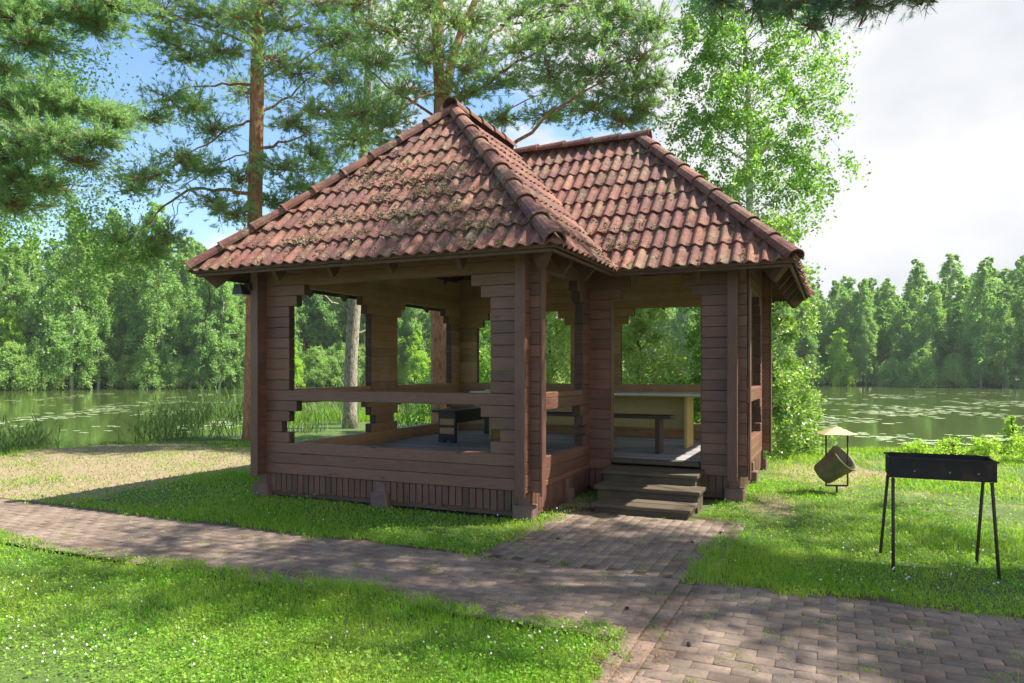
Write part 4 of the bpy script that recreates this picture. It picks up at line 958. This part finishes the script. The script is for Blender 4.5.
def blades(x, y, z, hh, wd, r, bend=.5):
    n = len(x); a = r.uniform(0, 2 * math.pi, n); d = np.stack([np.cos(a), np.sin(a), 0 * a], 1); l = r.normal(size=(n, 3)) * .35; l[:, 2] = 0
    b = np.stack([x, y, z - .01], 1); up = np.array([0, 0, 1.])
    w_ = wd[:, None]; H_ = hh[:, None]
    m = b + up * H_ * .55 + l * H_ * .4; t = b + up * H_ * .92 + l * H_ * (1 + bend)
    V_ = np.stack([b - d * w_ * .5, b + d * w_ * .5, m + d * w_ * .42, m - d * w_ * .42, t], 1).reshape(-1, 3)
    k = np.arange(n)[:, None] * 5
    return V_, [k + np.array([[0, 1, 2, 3]]), k + np.array([[3, 2, 4]])]
x, y, rad, r = scatter(430000, 2.9, 17, 301)
ok = keep_lawn(x, y, .82, r); x, y, rad = x[ok], y[ok], rad[ok]
hh = (.034 + .034 * r.uniform(size=len(x)) ** 1.5) * (1 + .5 * np.sin(x * 1.3 + 2) * np.sin(y * 1.7)) * (1 + .5 * (rad > 11)) * (1 - .45 * np.clip(dryness(x, y), 0, 1))
hh = hh * (1 + .9 * (np.abs(y + 2.86) < .07) * (x < 1.9) * r.uniform(size=len(x)))
v, f = blades(x, y, lawn_z(x, y), hh, .0042 * np.maximum(1, rad / 4.5), r)
tag(link('grass', np_mesh('grass', v, f, M['grass'])), 'short green lawn grass around the gazebo and along the brick path', 'grass', kind='stuff')
# dry straw in the worn places
x, y, rad, r = scatter(60000, 6, 17, 302)
ok = keep_lawn(x, y, .2, r) & (dryness(x, y) > .25 + .3 * r.uniform(size=len(x))); x, y, rad = x[ok], y[ok], rad[ok]
v, f = blades(x, y, ground_z(x, y), .03 + .03 * r.uniform(size=len(x)), .004 * np.maximum(1, rad / 5), r, 1.5)
tag(link('dry_grass', np_mesh('dry_grass', v, f, M['dry_grass'])), 'sparse dry grass on the sandy ground left of the gazebo and by the bin', 'dry grass', kind='stuff')
# clover and plantain leaves
x, y, rad, r = scatter(150000, 2.9, 12, 303)
ok = keep_lawn(x, y, .98, r) & (np.sin(x * 3.1 + 1.2 * y) + np.sin(y * 4.3 - x) + r.normal(size=len(x)) * .9 > -.9); x, y, rad = x[ok], y[ok], rad[ok]
C = np.stack([x, y, lawn_z(x, y) + .018 + .030 * r.uniform(size=len(x))], 1); v, f = leaves(C, .020 * np.where(r.uniform(size=len(x)) < .06, 1.6, .85) * np.maximum(1, rad / 7), r, .6, .75)
tag(link('clover', np_mesh('clover', v, f, M['clover'])), 'clover and plantain leaves mixed into the lawn', 'clover', kind='stuff')
def blobs(name, x, y, z, rad, m, label, cat, r):
    n = len(x); t = np.array([(1, 0, 0), (-1, 0, 0), (0, 1, 0), (0, -1, 0), (0, 0, 1), (0, 0, -1)], float); C = np.stack([x, y, z], 1)
    V_ = (C[:, None] + t[None] * (rad * r.uniform(.6, 1.2, n))[:, None, None]).reshape(-1, 3); fq = np.array([(0, 2, 4), (2, 1, 4), (1, 3, 4), (3, 0, 4), (2, 0, 5), (1, 2, 5), (3, 1, 5), (0, 3, 5)])
    tag(link(name, np_mesh(name, V_, (np.arange(n)[:, None, None] * 6 + fq[None]).reshape(-1, 3), m, smooth=True)), label, cat, kind='stuff')
r = np.random.RandomState(304); xs = []; ys = []
for (px, py, sx, sy, n) in [(60, 655, 40, 14, 40), (40, 600, 60, 30, 30), (140, 485, 40, 14, 0), (190, 488, 45, 9, 70), (550, 650, 35, 12, 18), (250, 500, 60, 8, 25), (930, 560, 50, 20, 60), (760, 520, 50, 25, 30), (900, 540, 80, 30, 40), (420, 510, 70, 12, 20), (300, 640, 120, 25, 20)]:
    for k in range(n):
        p = at(px + r.normal() * sx, max(455, py + r.normal() * sy)); xs.append(p.x); ys.append(p.y)
x = np.array(xs); y = np.array(ys); ok = keep_lawn(x, y, 0, r); x, y = x[ok], y[ok]
blobs('white_clover', x, y, ground_z(x, y) + .065 + .02 * r.uniform(size=len(x)), .0085, M['flower_white'], 'small white clover flower heads scattered in the lawn', 'flowers', r)
# needle litter on the paving edges
x, y, rad, r = scatter(60000, 2.9, 10, 305)
wob = edge_wob(x, y)
e1 = np.exp(-((y + 2.72) / .10) ** 2) * (x < 2.2) + np.exp(-((x - 2.0) / .16) ** 2) * (y < -2.0) + .8 * np.exp(-((x - 1.85) ** 2 / .04 + (y + 3.1) ** 2 / .25)) + .6 * np.exp(-((x - .3) ** 2 + (y - .5) ** 2) / .3) + .10 * (np.sin(x * 2.1) * np.sin(y * 3.3 + 1) > .2) + .04
bedz = np.where(on_path(x, y), .034, .02)
ok = (r.uniform(size=len(x)) < e1) & ~in_gazebo(x, y) & (on_path(x, y) | (e1 > .3)); x, y, bedz = x[ok], y[ok], bedz[ok]
n = len(x); a = r.uniform(0, 6.28, n); L_ = r.uniform(.010, .03, n); d = np.stack([np.cos(a), np.sin(a), r.normal(size=n) * .1], 1) * L_[:, None]; s = np.stack([-np.sin(a), np.cos(a), 0 * a], 1) * .0016
C = np.stack([x, y, bedz + .003 * r.uniform(size=n)], 1); v = np.stack([C - d / 2 - s, C - d / 2 + s, C + d / 2 + s, C + d / 2 - s], 1).reshape(-1, 3)
tag(link('needle_litter', np_mesh('needle_litter', v, np.arange(4 * n).reshape(n, 4), M['litter'])), 'rusty brown fallen pine needles along the edges of the paving', 'needle litter', kind='stuff')
# grass tufts in the paving joints
x, y, rad, r = scatter(110000, 2.9, 9, 306)
cl = np.sin(x * 9.1 + 3 * y) * np.sin(y * 8.3 - 2 * x) + .5 * np.sin(x * 23) * np.sin(y * 21)
ok = on_path(x, y) & (cl > .62) & ~in_gazebo(x, y) & (r.uniform(size=len(x)) < .7); x, y, rad = x[ok], y[ok], rad[ok]
jx = np.round((y + 1.6) / BW) * BW - 1.6
y = np.where(x > .36, y, y); v, f = blades(x, np.where(r.uniform(size=len(x)) < .7, jx, y), 0 * x + .02, .018 + .03 * r.uniform(size=len(x)), .0042 * np.maximum(1, rad / 5), r)
tag(link('joint_grass', np_mesh('joint_grass', v, f, M['grass'])), 'small grass tufts growing in the joints of the brick paving', 'grass tufts', kind='stuff')

# pine cones on the paving
def cone_mesh():
    mb = MB(); cr = np.random.RandomState(3)
    for i in range(9):
        t = i / 8; rr_ = .017 * math.sin(math.pi * (.18 + .74 * t)); n = 8
        for k in range(n):
            a = 2 * math.pi * (k + .5 * (i % 2)) / n; c, s_ = math.cos(a), math.sin(a); z = -.022 + .044 * t
            mb.add([(c * rr_ * .5 - s_ * .004, s_ * rr_ * .5 + c * .004, z - .002), (c * rr_ * .5 + s_ * .004, s_ * rr_ * .5 - c * .004, z - .002), (c * rr_ * 1.15, s_ * rr_ * 1.15, z + .004), (c * rr_ * .5, s_ * rr_ * .5, z + .003)], [(0, 1, 2), (1, 3, 2), (3, 0, 2), (0, 3, 1)])
    me = bpy.data.meshes.new('pine_cone'); me.from_pydata(mb.v, [], mb.f); me.materials.append(M['twig']); return me
cm = cone_mesh()
for (px, py, lab) in [(558, 538, 'dark pine cone on the bricks just left of the entry path'), (627, 607, 'pine cone on the path above the lawn corner'), (689, 643, 'pine cone on the bricks nearest the camera'), (720, 532, 'pine cone at the right edge of the entry path'), (692, 541, 'small pine cone on the entry path below the steps')]:
    p = at(px, py, .04); o = tag(link('pine_cone', cm), lab, 'pine cone', 'pine cones on the paving'); o.scale = (.75,) * 3; o.location = (p[0], p[1], .034); o.rotation_euler = (1.4, 0, px * .37)

# reeds and tall bank grass
def reed_clump(seed, n, rad, H_):
    r = np.random.RandomState(seed); x = r.normal(size=n) * rad * .5; y = r.normal(size=n) * rad * .5; hh = H_ * r.uniform(.55, 1.1, n); V_ = []; F4 = []; F3 = []; vb = 0
    a, fl_ = blades(x, y, 0 * x - .3, hh + .3, np.full(n, .02), r, .1); V_.append(a); F4.append(fl_[0]); F3.append(fl_[1]); vb = len(a)
    for k in range(5):
        t = r.uniform(.3, .95, n); l = hh * .28; q = r.uniform(0, 6.28, n); d = np.stack([np.cos(q) * .6, np.sin(q) * .6, .75 + 0 * q], 1)
        b = np.stack([x, y, t * hh], 1); s = np.stack([-np.sin(q), np.cos(q), 0 * q], 1) * .010; e = b + d * l[:, None]; m = b + d * l[:, None] * .5
        V_.append(np.stack([b, m - s, e, m + s], 1).reshape(-1, 3)); F4.append(np.arange(4 * n).reshape(n, 4) + vb); vb += 4 * n
    return np_mesh('reeds', np.concatenate(V_), F4 + F3, M['reed'])
rm = [reed_clump(81, 80, .6, .95), reed_clump(82, 65, .5, 1.15), reed_clump(83, 50, .6, .7)]
labs = ['reed clump at the shore just left of the gazebo, nearest its corner', 'tall reed clump in the water left of the gazebo, tallest of the left bank', 'reed clump leaning over the water in the middle of the left bank', 'sparse reed clump at the left end of the bank reeds',
        'dark reed clump on the bank at the far left edge', 'low reed clump at the left edge in front of open water', 'bright reed clump seen low through the wide front window', 'reed clump seen under the rail of the second left window', 'reeds behind the pale trunk seen under the window rail', 'reed clump beside the thick pine trunk behind the gazebo']
for k, (px, py, d, m, s) in enumerate([(238, 440, 17.0, 1, 1), (205, 440, 17.2, 1, 1.05), (175, 442, 16.8, 0, .95), (148, 445, 16.5, 2, 1.1), (28, 450, 15.2, 0, .8), (-5, 452, 15.0, 2, 1.2), (310, 440, 18.5, 0, 1.0), (410, 440, 19.5, 0, 1.1), (345, 440, 21.0, 1, 1.1), (470, 440, 18.0, 2, 1.1)]):
    p = pz(px, py, d); tag(link('reeds', rm[m]), labs[k], 'reeds', 'reed clumps along the near shore').location = (p[0], p[1], max(p[2], -.35)); o = bpy.data.objects[-1] if False else None
bank = []
r = np.random.RandomState(310); aa = r.uniform(55, 186, 26000); ro = rn(aa) + r.normal(size=len(aa)) * .45 + .1
x = O[0] + ro * np.cos(np.radians(aa)); y = O[1] + ro * np.sin(np.radians(aa)); ok = ~in_gazebo(x, y) & (r.uniform(size=len(x)) < np.where((aa > 60) & (aa < 78), .5, 1) * np.where(aa > 146, .2, 1)); x, y = x[ok], y[ok]; aa = aa[ok]
v, f = blades(x, y, ground_z(x, y), np.where((aa > 80) & (aa < 142), .45, .10) * r.uniform(.5, 1.3, len(x)), np.full(len(x), .011), r, .3)
tag(link('bank_grass', np_mesh('bank_grass', v, f, M['grass'])), 'taller rough grass along the near shore of the pond', 'bank grass', kind='stuff')

# lily pads --------------------------------------------------------------
r = np.random.RandomState(320)
def pad_mesh():
    n = 12; vs = [(0, 0, 0)] + [(math.cos(R(12 + 336 * k / n)) * (1 + .04 * math.sin(5 * k)), math.sin(R(12 + 336 * k / n)) * .9, .02 * math.sin(2.1 * k)) for k in range(n + 1)]
    vs += [(x_, y_, z_ - .03) for x_, y_, z_ in vs]; m_ = n + 2
    fs = [(0, k, k + 1) for k in range(1, n + 1)] + [(m_, m_ + k + 1, m_ + k) for k in range(1, n + 1)] + [(k, m_ + k, m_ + k + 1, k + 1) for k in range(1, n + 1)]
    me = bpy.data.meshes.new('lily_pad'); me.from_pydata(vs, [], fs); me.materials.append(M['lily']); me.update(); return me
pm = pad_mesh(); pos = []
while len(pos) < 1500:
    if r.uniform() < .68: px = r.uniform(790, 1060); py = 392 + 52 * r.beta(1.3, 1.6)
    else: px = r.uniform(-40, 260); py = 393 + 44 * r.beta(1.1, 1.6)
    p = at(px, py, WZ); cl = math.sin(p.x * .55 + 1) * math.sin(p.y * .33) + .5 * math.sin(p.x * 1.3 + p.y * .9)
    if cl < r.uniform(.1, .7): continue
    rr_ = math.hypot(p.x - O[0], p.y - O[1]); ad = math.degrees(math.atan2(p.y - O[1], p.x - O[0]))
    if rr_ < rn(ad) + 1.2 or rr_ > rf(ad) - 2.5: continue
    for q in range(r.randint(1, 4)):
        pos.append((p.x + r.normal() * .4, p.y + r.normal() * .4, r.uniform(.10, .17)))
pos.sort(key=lambda p: math.hypot(p[0] - CAM[0], p[1] - CAM[1]))
side_lab = {0: 'pale green lily pad floating on the pond right of the gazebo', 1: 'pale green lily pad floating on the pond left of the gazebo'}
for p in pos[:280]:
    o = link('lily_pad', pm); o.location = (p[0], p[1], WZ + .012); o.scale = (p[2],) * 3; o.rotation_euler = (0, 0, r.uniform(0, 6.28))
    left = p[0] < -4; tag(o, side_lab[1 if left else 0], 'lily pad', 'lily pads left of the gazebo' if left else 'lily pads right of the gazebo')
C = np.array(pos[280:]); n = len(C); k = 8; aa = np.arange(k) / k * 2 * np.pi; rad = C[:, 2][:, None] * 1.35
V_ = np.stack([C[:, :1] + rad * np.cos(aa), C[:, 1:2] + rad * np.sin(aa), np.full((n, k), WZ + .014)], 2).reshape(-1, 3)
tag(link('lily_pads', np_mesh('lily_pads', V_, np.arange(n * k).reshape(n, k), M['lily'])), 'distant lily pads covering the pond towards the far shore', 'lily pads', kind='stuff')
# dry vine twig hanging from the left eave corner
mb = MB(); p0 = Vector((XL + .12, YF + .16, EV - .16)); mb.tube([p0, p0 + Vector((.02, 0, -.12)), p0 + Vector((-.03, .02, -.28)), p0 + Vector((-.06, 0, -.42)), p0 + Vector((-.05, .02, -.60))], [.006, .007, .005, .004, .002], 5)
tag(mb.build('hanging_twig', M['twig']), 'thin dry twig hanging from the left eave corner of the gazebo', 'twig')


# ------------------------------------------------------------------ haze
hm = bpy.data.materials.new('haze'); hm.use_nodes = True; t = hm.node_tree; t.nodes.clear()
o_ = N_(t, 'ShaderNodeOutputMaterial'); pv = N_(t, 'ShaderNodeVolumePrincipled'); pv.inputs['Color'].default_value = (.93, .97, 1, 1); pv.inputs['Density'].default_value = .0004; pv.inputs['Anisotropy'].default_value = .3
t.links.new(pv.outputs[0], o_.inputs['Volume'])
mb = MB(); mb.box(-190, 190, -60, 190, -2.6, 26); hz = mb.build('haze', hm); tag(hz, 'thin pale summer haze over the pond and the far forest', 'haze', kind='stuff')
